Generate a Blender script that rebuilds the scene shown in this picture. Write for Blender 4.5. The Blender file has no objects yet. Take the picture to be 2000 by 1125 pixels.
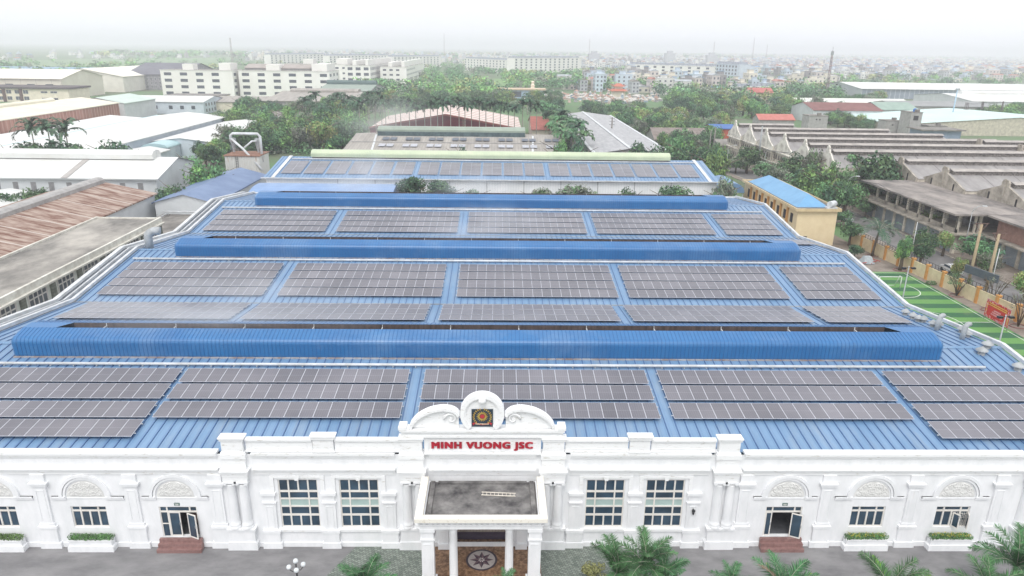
import bpy, math, random, numpy as np
from mathutils import Vector, Matrix
R_=math.radians
rng=random.Random(7)
S=bpy.context.scene
COL=S.collection
# ------------------------------------------------------------------ camera
CAM=Vector((0,-46,36.5)); PITCH,YAW,ROLL,FPX=.3247,.0225,.0138,1397.55
fwd=Vector((math.sin(YAW)*math.cos(PITCH),math.cos(YAW)*math.cos(PITCH),-math.sin(PITCH)))
rgt=Vector((math.cos(YAW),-math.sin(YAW),0)); upv=rgt.cross(fwd)
r1=rgt*math.cos(ROLL)+upv*math.sin(ROLL); u1=upv*math.cos(ROLL)-rgt*math.sin(ROLL)
cd=bpy.data.cameras.new('camera'); cam=bpy.data.objects.new('camera',cd); COL.objects.link(cam)
cam.matrix_world=Matrix(((r1.x,u1.x,-fwd.x,CAM.x),(r1.y,u1.y,-fwd.y,CAM.y),(r1.z,u1.z,-fwd.z,CAM.z),(0,0,0,1)))
cd.sensor_width=36; cd.lens=36*FPX/2000; cd.clip_start=1; cd.clip_end=40000
S.camera=cam
# ------------------------------------------------------------------ sky, sun, exposure
SUN_EL,SUN_AZ=R_(58),R_(192)      # azimuth measured from +Y towards +X
w=bpy.data.worlds.new('World'); S.world=w; w.use_nodes=True
nt=w.node_tree; bg=nt.nodes['Background']
sky=nt.nodes.new('ShaderNodeTexSky'); sky.sky_type='NISHITA'; sky.sun_disc=False
sky.sun_elevation=SUN_EL; sky.sun_rotation=SUN_AZ; sky.air_density=1.0; sky.dust_density=6.0; sky.ozone_density=1.0
hs=nt.nodes.new('ShaderNodeHueSaturation'); hs.inputs['Saturation'].default_value=.22
nt.links.new(sky.outputs[0],hs.inputs['Color'])
ov=nt.nodes.new('ShaderNodeMix'); ov.data_type='RGBA'; ov.inputs[0].default_value=.8; ov.inputs[7].default_value=(5.85,5.97,6.2,1)   # even white overcast deck over the sky
nt.links.new(hs.outputs[0],ov.inputs[6]); nt.links.new(ov.outputs[2],bg.inputs[0]); bg.inputs[1].default_value=.15
sl=bpy.data.lights.new('sun','SUN'); so=bpy.data.objects.new('sun',sl); COL.objects.link(so)
sl.energy=.9; sl.angle=R_(26); sl.color=(1,.96,.9)
sd=Vector((math.sin(SUN_AZ)*math.cos(SUN_EL),math.cos(SUN_AZ)*math.cos(SUN_EL),math.sin(SUN_EL)))
so.rotation_euler=sd.to_track_quat('Z','Y').to_euler()
S.view_settings.view_transform='Standard'; S.view_settings.look='None'; S.view_settings.gamma=1; S.view_settings.use_curve_mapping=False
S.view_settings.exposure=0.58
S.cycles.volume_bounces=2; S.cycles.max_bounces=6; S.cycles.diffuse_bounces=3; S.cycles.glossy_bounces=2; S.cycles.transparent_max_bounces=8
# ------------------------------------------------------------------ helpers
CF,CR,CU=fwd.copy(),r1.copy(),u1.copy()
def ray(px,py): return CF+CR*((px-1000)/FPX)-CU*((py-562.5)/FPX)
def G(px,py,z=0.):
    d=ray(px,py); t=(z-CAM.z)/d.z; return CAM+d*t
def onX(px,py,X):
    d=ray(px,py); return CAM+d*((X-CAM.x)/d.x)
def lin(c): return tuple((x/255/12.92) if x/255<=.04045 else ((x/255+.055)/1.055)**2.4 for x in c)
MATS={}
def mat(name,c1,c2=None,scale=1.,rough=.7,metal=0.,spec=.4,obj_var=0.,island=0.,bump=0.,stretch=(1,1,1),detail=4,stripes=None,lo=.35,hi=.65,leaf=False):
    """two-tone noisy procedural paint; colours are sRGB 0-255"""
    if name in MATS: return MATS[name]
    m=bpy.data.materials.new(name); m.use_nodes=True; n=m.node_tree.nodes; l=m.node_tree.links; b=n['Principled BSDF']
    c1=lin(c1); c2=lin(c2) if c2 else tuple(x*.82 for x in c1)
    tc=n.new('ShaderNodeTexCoord'); mp=n.new('ShaderNodeMapping'); mp.inputs['Scale'].default_value=stretch
    l.new(tc.outputs['Object'],mp.inputs[0])
    no=n.new('ShaderNodeTexNoise'); no.inputs['Scale'].default_value=scale; no.inputs['Detail'].default_value=detail; no.inputs['Roughness'].default_value=.65
    l.new(mp.outputs[0],no.inputs['Vector'])
    rp=n.new('ShaderNodeValToRGB'); rp.color_ramp.elements[0].position=lo; rp.color_ramp.elements[1].position=hi
    rp.color_ramp.elements[0].color=(*c2,1); rp.color_ramp.elements[1].color=(*c1,1); l.new(no.outputs['Fac'],rp.inputs[0])
    out=rp.outputs[0]
    if stripes:   # (axis, period, width fraction, colour, strength, mask scale)
        ax,per,wd,sc,st=stripes[:5]
        sx=n.new('ShaderNodeSeparateXYZ'); l.new(tc.outputs['Object'],sx.inputs[0])
        mu=n.new('ShaderNodeMath'); mu.operation='MULTIPLY'; mu.inputs[1].default_value=1/per; l.new(sx.outputs[ax],mu.inputs[0])
        fr=n.new('ShaderNodeMath'); fr.operation='FRACT'; l.new(mu.outputs[0],fr.inputs[0])
        lt=n.new('ShaderNodeMath'); lt.operation='LESS_THAN'; lt.inputs[1].default_value=wd; l.new(fr.outputs[0],lt.inputs[0])
        ms=n.new('ShaderNodeMath'); ms.operation='MULTIPLY'; ms.inputs[1].default_value=st; l.new(lt.outputs[0],ms.inputs[0])
        mx=n.new('ShaderNodeMix'); mx.data_type='RGBA'; l.new(ms.outputs[0],mx.inputs[0]); l.new(out,mx.inputs[6]); mx.inputs[7].default_value=(*lin(sc),1)
        out=mx.outputs[2]
    if obj_var or island:
        hv=n.new('ShaderNodeHueSaturation'); l.new(out,hv.inputs['Color'])
        add=None
        for amt,src in ((obj_var,'o'),(island,'i')):
            if not amt: continue
            if src=='o': q=n.new('ShaderNodeObjectInfo'); o=q.outputs['Random']
            else: q=n.new('ShaderNodeNewGeometry'); o=q.outputs['Random Per Island']
            mr=n.new('ShaderNodeMapRange'); mr.inputs['To Min'].default_value=1-amt; mr.inputs['To Max'].default_value=1+amt; l.new(o,mr.inputs[0])
            if add is None: add=mr.outputs[0]
            else:
                q=n.new('ShaderNodeMath'); q.operation='MULTIPLY'; l.new(add,q.inputs[0]); l.new(mr.outputs[0],q.inputs[1]); add=q.outputs[0]
        l.new(add,hv.inputs['Value'])
        if obj_var and leaf:
            oi=n.new('ShaderNodeObjectInfo'); mr=n.new('ShaderNodeMapRange'); mr.inputs['To Min'].default_value=.475; mr.inputs['To Max'].default_value=.52; l.new(oi.outputs['Random'],mr.inputs[0]); l.new(mr.outputs[0],hv.inputs['Hue'])
        out=hv.outputs[0]
    l.new(out,b.inputs['Base Color'])
    b.inputs['Roughness'].default_value=rough; b.inputs['Metallic'].default_value=metal; b.inputs['Specular IOR Level'].default_value=spec
    if bump:
        bp=n.new('ShaderNodeBump'); bp.inputs['Strength'].default_value=bump; bp.inputs['Distance'].default_value=.05; l.new(no.outputs['Fac'],bp.inputs['Height']); l.new(bp.outputs[0],b.inputs['Normal'])
    MATS[name]=m; return m
def weather(m,col,scale,stretch,lo,hi,amt):
    n=m.node_tree.nodes; l=m.node_tree.links; b=n['Principled BSDF']; src=b.inputs['Base Color'].links[0].from_socket
    tc=n.new('ShaderNodeTexCoord'); mp=n.new('ShaderNodeMapping'); mp.inputs['Scale'].default_value=stretch; l.new(tc.outputs['Object'],mp.inputs[0]); no=n.new('ShaderNodeTexNoise'); no.inputs['Scale'].default_value=scale; no.inputs['Detail'].default_value=10; no.inputs['Roughness'].default_value=.7; l.new(mp.outputs[0],no.inputs['Vector'])
    mr=n.new('ShaderNodeMapRange'); mr.inputs['From Min'].default_value=lo; mr.inputs['From Max'].default_value=hi; mr.inputs['To Max'].default_value=amt; l.new(no.outputs['Fac'],mr.inputs[0])
    mx=n.new('ShaderNodeMix'); mx.data_type='RGBA'; l.new(mr.outputs[0],mx.inputs[0]); l.new(src,mx.inputs[6]); mx.inputs[7].default_value=(*lin(col),1); l.new(mx.outputs[2],b.inputs['Base Color']); return m
def setp(o,label=None,cat=None,group=None,kind=None):
    if label: o['label']=label
    if cat: o['category']=cat
    if group: o['group']=group
    if kind: o['kind']=kind
    return o
def empty(name,loc=(0,0,0),label=None,cat=None,group=None,rz=0):
    o=bpy.data.objects.new(name,None); o.empty_display_size=.3; COL.objects.link(o); o.location=loc; o.rotation_euler=(0,0,rz)
    return setp(o,label,cat,group)
class MB:
    def __init__(s): s.v=[]; s.f=[]; s.m=[]; s.sm=[]
    def face(s,pts,mi=0,sm=False):
        i=len(s.v); s.v+= [tuple(p) for p in pts]; s.f.append(tuple(range(i,i+len(pts)))); s.m.append(mi); s.sm.append(sm)
    def box(s,x0,x1,y0,y1,z0,z1,mi=0,skip=''):
        i=len(s.v); s.v+=[(x0,y0,z0),(x1,y0,z0),(x1,y1,z0),(x0,y1,z0),(x0,y0,z1),(x1,y0,z1),(x1,y1,z1),(x0,y1,z1)]
        for k,q in (('b',(3,2,1,0)),('t',(4,5,6,7)),('f',(0,1,5,4)),('r',(1,2,6,5)),('k',(2,3,7,6)),('l',(3,0,4,7))):
            if k in skip: continue
            s.f.append(tuple(i+a for a in q)); s.m.append(mi); s.sm.append(False)
        return s
    def taper(s,x0,x1,y0,y1,z0,z1,dx,dy,mi=0):   # box whose top is inset by dx,dy
        i=len(s.v); s.v+=[(x0,y0,z0),(x1,y0,z0),(x1,y1,z0),(x0,y1,z0),(x0+dx,y0+dy,z1),(x1-dx,y0+dy,z1),(x1-dx,y1-dy,z1),(x0+dx,y1-dy,z1)]
        for q in ((3,2,1,0),(4,5,6,7),(0,1,5,4),(1,2,6,5),(2,3,7,6),(3,0,4,7)):
            s.f.append(tuple(i+a for a in q)); s.m.append(mi); s.sm.append(False)
    def beam(s,p0,p1,w,h,mi=0):
        p0=Vector(p0); p1=Vector(p1); d=(p1-p0).normalized(); a=Vector((0,0,1)) if abs(d.z)<.95 else Vector((1,0,0))
        sx=d.cross(a).normalized(); sy=sx.cross(d).normalized(); i=len(s.v)
        for p in (p0,p1):
            for a_,b_ in ((-1,-1),(1,-1),(1,1),(-1,1)): s.v.append(tuple(p+sx*(w/2*a_)+sy*(h/2*b_)))
        for q in ((0,1,2,3),(7,6,5,4),(0,4,5,1),(1,5,6,2),(2,6,7,3),(3,7,4,0)):
            s.f.append(tuple(i+a for a in q)); s.m.append(mi); s.sm.append(False)
    def tube(s,pts,rad,n=8,mi=0,caps=True):
        pts=[Vector(p) for p in pts]; rad=rad if isinstance(rad,(list,tuple)) else [rad]*len(pts); i0=len(s.v); sx=None
        for k,p in enumerate(pts):
            d=(pts[min(k+1,len(pts)-1)]-pts[max(k-1,0)]).normalized()
            if sx is None: a=Vector((0,0,1)) if abs(d.z)<.9 else Vector((1,0,0)); sx=d.cross(a).normalized()
            else: sx=(sx-d*sx.dot(d)).normalized()
            sy=sx.cross(d)
            for j in range(n):
                t=2*math.pi*j/n; s.v.append(tuple(p+sx*(math.cos(t)*rad[k])+sy*(math.sin(t)*rad[k])))
        for k in range(len(pts)-1):
            for j in range(n):
                a=i0+k*n+j; b=i0+k*n+(j+1)%n; s.f.append((a,a+n,b+n,b)); s.m.append(mi); s.sm.append(True)
        if caps:
            s.f.append(tuple(i0+j for j in range(n))); s.m.append(mi); s.sm.append(False)
            s.f.append(tuple(i0+(len(pts)-1)*n+j for j in reversed(range(n)))); s.m.append(mi); s.sm.append(False)
    def lathe(s,cx,cy,prof,n=16,mi=0,cap=True):  # prof: (r,z)
        i0=len(s.v)
        for r,z in prof:
            for j in range(n):
                t=2*math.pi*j/n; s.v.append((cx+r*math.cos(t),cy+r*math.sin(t),z))
        for k in range(len(prof)-1):
            for j in range(n):
                a=i0+k*n+j; b=i0+k*n+(j+1)%n; s.f.append((a,b,b+n,a+n)); s.m.append(mi); s.sm.append(True)
        if cap:
            s.f.append(tuple(i0+(len(prof)-1)*n+j for j in range(n))); s.m.append(mi); s.sm.append(False)
    def ext(s,poly,axis,a0,a1,mi=0):   # extrude closed 2D polygon along an axis ('x': poly=(y,z), 'y': poly=(x,z), 'z': (x,y))
        n=len(poly); i=len(s.v)
        for a in (a0,a1):
            for p,q in poly: s.v.append({'x':(a,p,q),'y':(p,a,q),'z':(p,q,a)}[axis])
        s.f.append(tuple(range(i,i+n))); s.m.append(mi); s.sm.append(False)
        s.f.append(tuple(range(i+2*n-1,i+n-1,-1))); s.m.append(mi); s.sm.append(False)
        for k in range(n):
            s.f.append((i+(k+1)%n,i+k,i+n+k,i+n+(k+1)%n)); s.m.append(mi); s.sm.append(False)
    def mesh(s,name,mats):
        me=bpy.data.meshes.new(name); me.from_pydata(s.v,[],s.f)
        for m in (mats if isinstance(mats,(list,tuple)) else [mats]): me.materials.append(m)
        me.polygons.foreach_set('material_index',s.m); me.polygons.foreach_set('use_smooth',s.sm); me.update()
        return me
    def build(s,name,mats,parent=None,recalc=False):
        me=s.mesh(name,mats)
        if recalc:
            import bmesh
            b=bmesh.new(); b.from_mesh(me); bmesh.ops.recalc_face_normals(b,faces=b.faces); b.to_mesh(me); b.free()
        return link(name,me,parent)
def link(name,me,parent=None,loc=(0,0,0),rot=(0,0,0),sc=(1,1,1)):
    o=bpy.data.objects.new(name,me); COL.objects.link(o); o.parent=parent; o.location=loc; o.rotation_euler=rot; o.scale=sc
    return o
def copy_tree(o,parent=None):
    c=o.copy(); COL.objects.link(c); c.parent=parent
    for ch in [x for x in KIDS(o)]: copy_tree(ch,c)
    return c
def KIDS(o): return list(o.children)
def kid(parent,o):
    o.parent=parent; return o
# ------------------------------------------------------------------ materials
M_white=mat('white_plaster',(236,237,239),(224,226,228),1.2,.75,stretch=(1,1,.35),bump=.05,lo=.3,hi=.6)
M_trim=mat('white_trim_weathered',(236,237,238),(198,195,188),2.2,.7,stretch=(.7,3,3),lo=.28,hi=.42,bump=.08)
M_ground=mat('ground_soil',(108,118,88),(92,92,76),.02,.95,detail=8)
M_asph=mat('asphalt_apron',(136,135,136),(112,111,113),.35,.85,detail=8,stretch=(1,2.2,1),bump=.02)
M_road=mat('road_asphalt',(128,126,126),(110,108,108),.3,.9,detail=6)
M_pave=mat('sidewalk_concrete',(148,139,130),(118,108,100),.5,.9,detail=6)
M_roofblue=mat('blue_sheet_roof',(119,150,182),(100,135,170),.22,.42,spec=.5,stretch=(1.5,.5,1),detail=6,stripes=(0,.4,.14,(80,112,154),.35))
M_rib=mat('blue_sheet_rib',(74,106,150),(62,94,138),.6,.45,spec=.5)
M_vent=mat('blue_ridge_vent',(44,112,168),(36,98,154),.3,.36,spec=.6,detail=8,lo=.3,hi=.7,stretch=(1,1,.4))
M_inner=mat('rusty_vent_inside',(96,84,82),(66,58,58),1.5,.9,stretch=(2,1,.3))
M_alu=mat('white_metal_gutter',(214,218,222),(188,190,190),.8,.5)
M_glass=mat('dark_window_glass',(54,80,100),(32,54,70),.5,.12,spec=.8,detail=2)
M_spand=mat('pale_green_spandrel',(176,196,192),(164,186,182),1,.3)
M_frame=mat('cream_window_frame',(234,231,226),(222,218,212),1,.5)
M_conc=mat('weathered_concrete',(150,146,140),(104,100,96),.35,.9,detail=9,bump=.15,obj_var=.06)
M_dirtroof=mat('dirty_roof_slab',(140,138,136),(62,60,62),.8,.9,detail=12,bump=.2,lo=.32,hi=.66)
M_granite=mat('brown_granite',(152,120,92),(92,64,44),3.2,.35,detail=10,lo=.4,hi=.6)
M_step=mat('red_granite_steps',(150,118,114),(126,96,92),3,.45,detail=6)
M_galv=mat('galvanised_sheet',(178,182,184),(146,150,152),1.5,.6,metal=.1,obj_var=.06,detail=7)
M_bark=mat('bark',(112,100,86),(80,70,58),3,.9)
M_palmbark=mat('palm_trunk_bark',(172,166,156),(140,132,122),2,.9,stretch=(1,1,4))
def leafmat(n,c,obj=.2,isl=.5,rough=.6): return mat(n,c,tuple(int(x*.7) for x in c),.4,rough,spec=.25,obj_var=obj,island=isl,leaf=True,lo=.35,hi=.6)
M_leafD=leafmat('leaf_dark',(80,114,88)); M_leafM=leafmat('leaf_mid',(108,148,100)); M_leafB=leafmat('leaf_bright',(140,182,106)); M_leafY=leafmat('leaf_yellowish',(166,170,112)); M_leafG=leafmat('leaf_greyish',(140,148,130)); M_leafP=leafmat('palm_frond',(68,106,76),.12,.3)
M_palmY=leafmat('palm_frond_young',(118,160,40),.08,.2); M_palmDry=leafmat('palm_frond_dry',(150,128,106),.08,.2)
M_win=mat('far_window_dark',(84,92,102),(62,70,80),.5,.3,spec=.6,obj_var=.15)
M_blk=mat('black_metal',(40,42,46),(30,32,34),1,.5)
M_red=mat('red_letters',(176,30,50),(160,24,44),1,.5)
weather(M_roofblue,(150,156,160),.12,(3.,.5,1),.5,.72,.45); weather(M_roofblue,(110,104,100),.6,(2.,.15,1),.6,.75,.3)
weather(M_white,(208,205,197),1.3,(2.6,2.6,.14),.6,.8,.4); weather(M_asph,(158,157,157),.14,(1,2.2,1),.5,.72,.45); weather(M_asph,(84,82,84),.5,(.3,2.5,1),.62,.8,.4)
weather(M_vent,(128,152,180),.1,(1,1,1),.5,.75,.5); weather(M_vent,(70,80,96),1.2,(2,1,.1),.58,.75,.3)
# ------------------------------------------------------------------ the main factory
X0,X1=-48.6,48.3; YV=[0.,32.5,64.6,97.]; YR=[16.3,48.55,80.8]; ZV,ZR=8.0,9.85
fac=empty('factory_building',(0,0,0),'long white neoclassical factory front with wide blue sawtooth metal roofs behind','factory')
# roofs
for k in range(3):
    ribx=[X0+.4+i*.8 for i in range(int((X1-X0)/.8))]
    for fr in (0,1):
        ya,za,yb,zb=(YV[k]+(.5 if k==0 else .0),ZV,YR[k],ZR) if fr==0 else (YR[k],ZR,YV[k+1],ZV)
        m=MB(); m.face([(X0,ya,za),(X1,ya,za),(X1,yb,zb),(X0,yb,zb)])
        m.face([(X0,ya,za-.12),(X0,yb,zb-.12),(X1,yb,zb-.12),(X1,ya,za-.12)])
        for x in ribx: m.beam((x,ya+.02,za+.03),(x,yb-.02,zb+.03),.07,.07,1)
        m.build('roof_slope',[M_roofblue,M_rib],fac)
# ridge caps
for k in range(3):
    m=MB(); y=YR[k]; m.ext([(y-.35,ZR-.0),(y,ZR+.1),(y+.35,ZR-.0),(y,ZR-.06)],'x',X0,X1); m.build('ridge_cap',M_roofblue,fac,True)
# side walls + back
m=MB()
for xs in (X0,X1-.2):
    for k in range(3):
        m.ext([(YV[k],0),(YV[k+1],0),(YV[k+1],ZV-.15),(YR[k],ZR-.15),(YV[k],ZV-.15)],'x',xs+.01,xs+.19)
m.box(X0+.2,X1-.2,96.7,96.95,0,7.9)
m.build('side_wall',mat('pale_sheet_wall',(206,212,214),(190,196,198),.3,.6,stripes=(1,.3,.2,(180,186,190),.5)),fac,True)
# side gutters (white beams following the roof line)
for sx,name in ((X0,'l'),(X1,'r')):
    sgn=-1 if name=='l' else 1
    offs=((.15,.34,.34,.28),(1.25,.16,.3,.1),(2.2,.5,.36,.2)) if name=='l' else ((.15,.36,.36,.28),)
    for q,(dx,w_,h_,up) in enumerate(offs):
        m=MB()
        pts=[(.7,ZV)]+[p for k in range(3) for p in ((YR[k],ZR),(YV[k+1],ZV))]
        for a,b in zip(pts[:-1],pts[1:]): m.beam((sx+sgn*dx,a[0],a[1]+up),(sx+sgn*dx,b[0],b[1]+up),w_,h_)
        m.build('side_gutter',M_alu,fac)
    if name=='l':
        m=MB()
        for a,b in zip(pts[:-1],pts[1:]):
            m.face([(sx-2.2,a[0],a[1]-.05),(sx,a[0],a[1]-.05),(sx,b[0],b[1]-.05),(sx-2.2,b[0],b[1]-.05)])
        m.build('gutter_tray',mat('gutter_tray_grey',(128,136,146),(108,114,122),.4,.6),fac)
m=MB(); m.box(X0-.5,X1+.5,96.4,97.2,7.9,8.25); m.build('rear_gutter',M_alu,fac)
for k in (1,2):
    m=MB(); m.box(X0,X1,YV[k]-.2,YV[k]+.14,ZV-.06,ZV+.05); m.build('valley_gutter',mat('valley_gutter_grey',(150,156,160),(116,120,124),.5,.6),fac)
# ridge ventilators: closed ends, front and back hoods around a long slot
def ventilator(yc,xa,xb,zb=9.62,w=2.15,h=2.05,slot=(.25,.95)):
    m=MB(); y0,y1=yc-w,yc+w; R=.55; zt=zb+h
    zk=zt-.28
    prof=[(y0+.05,zb-.15)]+[(y0,zk-R)]+[(y0+R-R*math.cos(t*math.pi/2/6),zk-R+R*math.sin(t*math.pi/2/6)) for t in range(1,6)]
    back=[(2*yc-a,b) for a,b in reversed(prof)]
    ya,yb=yc-slot[0]-.35,yc+slot[1]-.3
    def strip(ps,x0,x1,mi=0):
        for (a,b),(c,d) in zip(ps[:-1],ps[1:]): m.face([(x0,a,b),(x1,a,b),(x1,c,d),(x0,c,d)],mi,abs(b-d)<.9 and abs(a-c)<.9)
    e=3.9
    mid_front=prof+[(ya,zt+.03)]; mid_back=[(yb,zt+.03)]+back
    strip(prof+[(ya,zt+.03)],xa,xb); strip(mid_back,xa,xb)
    # rounded closed ends
    for xs,s_ in ((xa,1),(xb,-1)):
        m.face([(xs,ya,zt+.03),(xs+s_*e*.75,ya,zt+.03),(xs+s_*e,yb,zt+.03),(xs,yb,zt+.03)],0,True)
        full=prof+[(ya,zt+.03),(yb,zt+.03)]+back
        k=len(full); c=[(xs-s_*.0,a,b) for a,b in full]
        mid=[(xs-s_*.35,yc+(a-yc)*.86,zb+(b-zb)*.9) for a,b in full]
        for j in range(k-1): m.face([c[j],c[j+1],mid[j+1],mid[j]],0,True)
        m.face(mid)
        m.face([(xs,full[0][0],full[0][1]),mid[0],mid[-1],(xs,full[-1][0],full[-1][1])])
    # ribs over the hood
    x=xa+.3
    while x<xb-.2:
        for ps in (mid_front,mid_back):
            for (a,b),(c,d) in zip(ps[:-1],ps[1:]):
                m.beam((x,a,b+.003),(x,c,d+.003),.04,.035,1)
        x+=.36
    hood=m.build('ridge_ventilator',[M_vent,mat('blue_vent_rib',(40,98,150),(34,88,140),1,.4)],fac)
    hood['label']='deep blue curved ridge ventilator with long open slot'
    n=MB()
    n.box(xa+e,xb-e,ya+.001,ya+.02,zt-.75,zt+.0); n.box(xa+e,xb-e,yb-.02,yb-.001,zb+.2,zt)
    n.box(xa+.3,xb-.3,y0+.35,y1-.35,zb+.12,zb+.2)
    xx=xa+e+3
    while xx<xb-e: n.beam((xx,ya,zt-.25),(xx,yb,zt-.25),.07,.07,1); n.beam((xx,yb-.06,zb+.2),(xx,yb-.06,zt),.09,.05,1); xx+=6.4
    n.build('slot_interior',[M_inner,M_alu],hood)
    n=MB(); n.box(xa-.1,xb+.1,y0-.22,y0+.0,zb-.28,zb-.14); n.build('base_flashing',mat('flashing_grey',(176,176,178),(140,120,110),.8,.5),hood)
ventilator(16.15,-43.2,40.9,9.75,2.35,1.9); ventilator(48.4,-42.4,40.7,9.75,2.3,1.9); ventilator(80.4,-42.1,40.6,9.75,2.3,1.9)
# white water pipes lying on the front slopes
for y,xa,xb in ((12.25,X0+1,44.2),(44.9,X0+1,46.5),(76.6,X0+1,46.5)):
    z=ZV+(ZR-ZV)/16.3*((y)%32.3) ; z=ZV+(ZR-ZV)*((y-[0,32.5,64.6][[12.25,44.9,76.6].index(y)])/16.2)
    m=MB(); m.tube([(xa,y,z+.22),(xb,y,z+.22)],.13,8)
    x=xa+.4
    while x<xb: m.box(x,x+.07,y-.16,y+.16,z+.02,z+.1); x+=2.
    m.build('rooftop_pipe',M_alu,fac)
# roof cowls along the right edge
def hood_cap(x,y,z,r=.27,h=.62):
    m=MB(); m.lathe(x,y,[(r,z-.35),(r,z+h*.55),(r*1.0,z+h*.55)],14,0); m.lathe(x,y,[(r*1.75,z+h*.62),(r*1.72,z+h*.72),(.05,z+h*1.25)],14,0)
    for t in range(4): a=t*math.pi/2+.4; m.beam((x+r*math.cos(a),y+r*math.sin(a),z+h*.45),(x+r*1.3*math.cos(a),y+r*1.3*math.sin(a),z+h*.7),.05,.05)
    m.lathe(x,y,[(r*1.9,z-.34),(r*1.2,z-.1),(r,z-.02)],14,0,False)
    o=m.build('roof_vent_cap',M_galv,fac); o['label']='grey conical rain cap on the roof edge'
def elbow(x,y,z,r=.5,dx=-1.,h=1.7,name='duct_elbow'):
    m=MB(); pts=[(x,y,z-.3),(x,y,z+h*.62)]+[(x+dx*(1-math.cos(a))*.9,y+(1-math.cos(a))*.25,z+h*.62+math.sin(a)*.8) for a in (R_(22),R_(45),R_(68),R_(90),R_(112))]
    m.tube(pts,r,14); 
    for q in pts[1:]: m.lathe(q[0],q[1],[(r+.03,q[2]-.03),(r+.03,q[2]+.03)],14,0,False) if q is pts[1] else None
    m.build(name,M_galv,fac)
def zroof(y):
    y=max(.0,min(96.9,y))
    for k in range(3):
        if y<=YR[k]: return ZV+(ZR-ZV)*(y-YV[k])/(YR[k]-YV[k])
        if y<=YV[k+1]: return ZR+(ZV-ZR)*(y-YR[k])/(YV[k+1]-YR[k])
    return ZV
for px,py in ((1772,603),(1788,612),(1803,621),(1800,617),(1822,632)): p=onX(px,py,46.2); hood_cap(46.2+rng.uniform(-.3,.3),p.y,zroof(p.y))
for x,y in ((46.6,23.5),(47.3,19.9),(46.9,16.2),(45.6,15.0),(47.2,12.2),(46.5,9.3),(47.,6.4),(46.8,3.8),(47.9,21.5)): hood_cap(x,y,zroof(y),.31)
elbow(45.8,22.4,zroof(22.4),.24,.55,1.2); elbow(46.3,19.0,zroof(19),.24,.55,1.2)
elbow(-47.6,49.6,zroof(49.6),.55,1.3,2.6,'duct_elbow')
# ------------------------------------------------------------------ facade
FW=MB()
def wall_holes(m,x0,x1,z0,z1,holes,y=0.,dep=.3,mi=0):
    xs=sorted({x0,x1,*[h[0] for h in holes],*[h[1] for h in holes]}); zs=sorted({z0,z1,*[h[2] for h in holes],*[h[3] for h in holes]})
    for a,b in zip(xs[:-1],xs[1:]):
        for c,d in zip(zs[:-1],zs[1:]):
            if any(h[0]<=a+1e-6 and b<=h[1]+1e-6 and h[2]<=c+1e-6 and d<=h[3]+1e-6 for h in holes): continue
            m.face([(a,y,c),(b,y,c),(b,y,d),(a,y,d)],mi)
    for h in holes:
        a,b,c,d=h
        m.face([(a,y,c),(a,y+dep,c),(b,y+dep,c),(b,y,c)][::-1],mi); m.face([(a,y,d),(b,y,d),(b,y+dep,d),(a,y+dep,d)][::-1],mi)
        m.face([(a,y,c),(a,y,d),(a,y+dep,d),(a,y+dep,c)][::-1],mi); m.face([(b,y,c),(b,y+dep,c),(b,y+dep,d),(b,y,d)][::-1],mi)
CX=-.95
smallW=[-43.75,-37.1,-30.42,28.58,35.15]; doors=[-23.8,22.05]; bigW=[-14.7,-10.18,8.27,12.79]
holes=[(c-1.31,c+1.31,1.72,3.58) for c in smallW]+[(c-1.4,c+1.4,.88,3.56) for c in doors]+[(c-1.46,c+1.46,1.7,5.92) for c in bigW]+[(-3.3,1.4,.02,4.6)]
wall_holes(FW,-48.5,48.2,0,8.1,holes)
FW.build('front_wall',M_white,fac)
def window(c,z0,z1,w,rows,parent,extra=None,mats=None):
    """rows: list of (z top fraction, z bottom fraction, [column edges], spandrel?)"""
    fr=MB(); x0=c-w/2; y=.14
    fr.box(x0,x0+.08,y-.05,y+.06,z0,z1); fr.box(x0+w-.08,x0+w,y-.05,y+.06,z0,z1); fr.box(x0+.08,x0+w-.08,y-.05,y+.06,z0,z0+.09); fr.box(x0+.08,x0+w-.08,y-.05,y+.06,z1-.09,z1)
    panes=[]; H=z1-z0
    for i,(ft,fb,cols,sp) in enumerate(rows):
        zt=z1-ft*H; zb=z1-fb*H
        if i: fr.box(x0+.08,x0+w-.08,y-.045,y+.05,zt-.001,z1-rows[i-1][1]*H+.001)
        for a,b in zip(cols[:-1],cols[1:]):
            panes.append((x0+a*w,x0+b*w,zb,zt,sp))
        for a in cols[1:-1]: fr.box(x0+a*w-.055,x0+a*w+.055,y-.048,y+.05,zb+.002,zt-.002)
    f=fr.build('window',M_frame,parent)
    g=MB(); s_=MB()
    for a,b,zb,zt,sp in panes:
        (s_ if sp else g).face([(a,y+.02,zb),(b,y+.02,zb),(b,y+.02,zt),(a,y+.02,zt)])
    g.build('window_pane',M_glass,f)
    if s_.v: s_.build('spandrel_panel',M_spand,f)
    return f
Q4=[0,.25,.5,.75,1]; Q3=[0,.25,.75,1]
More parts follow.
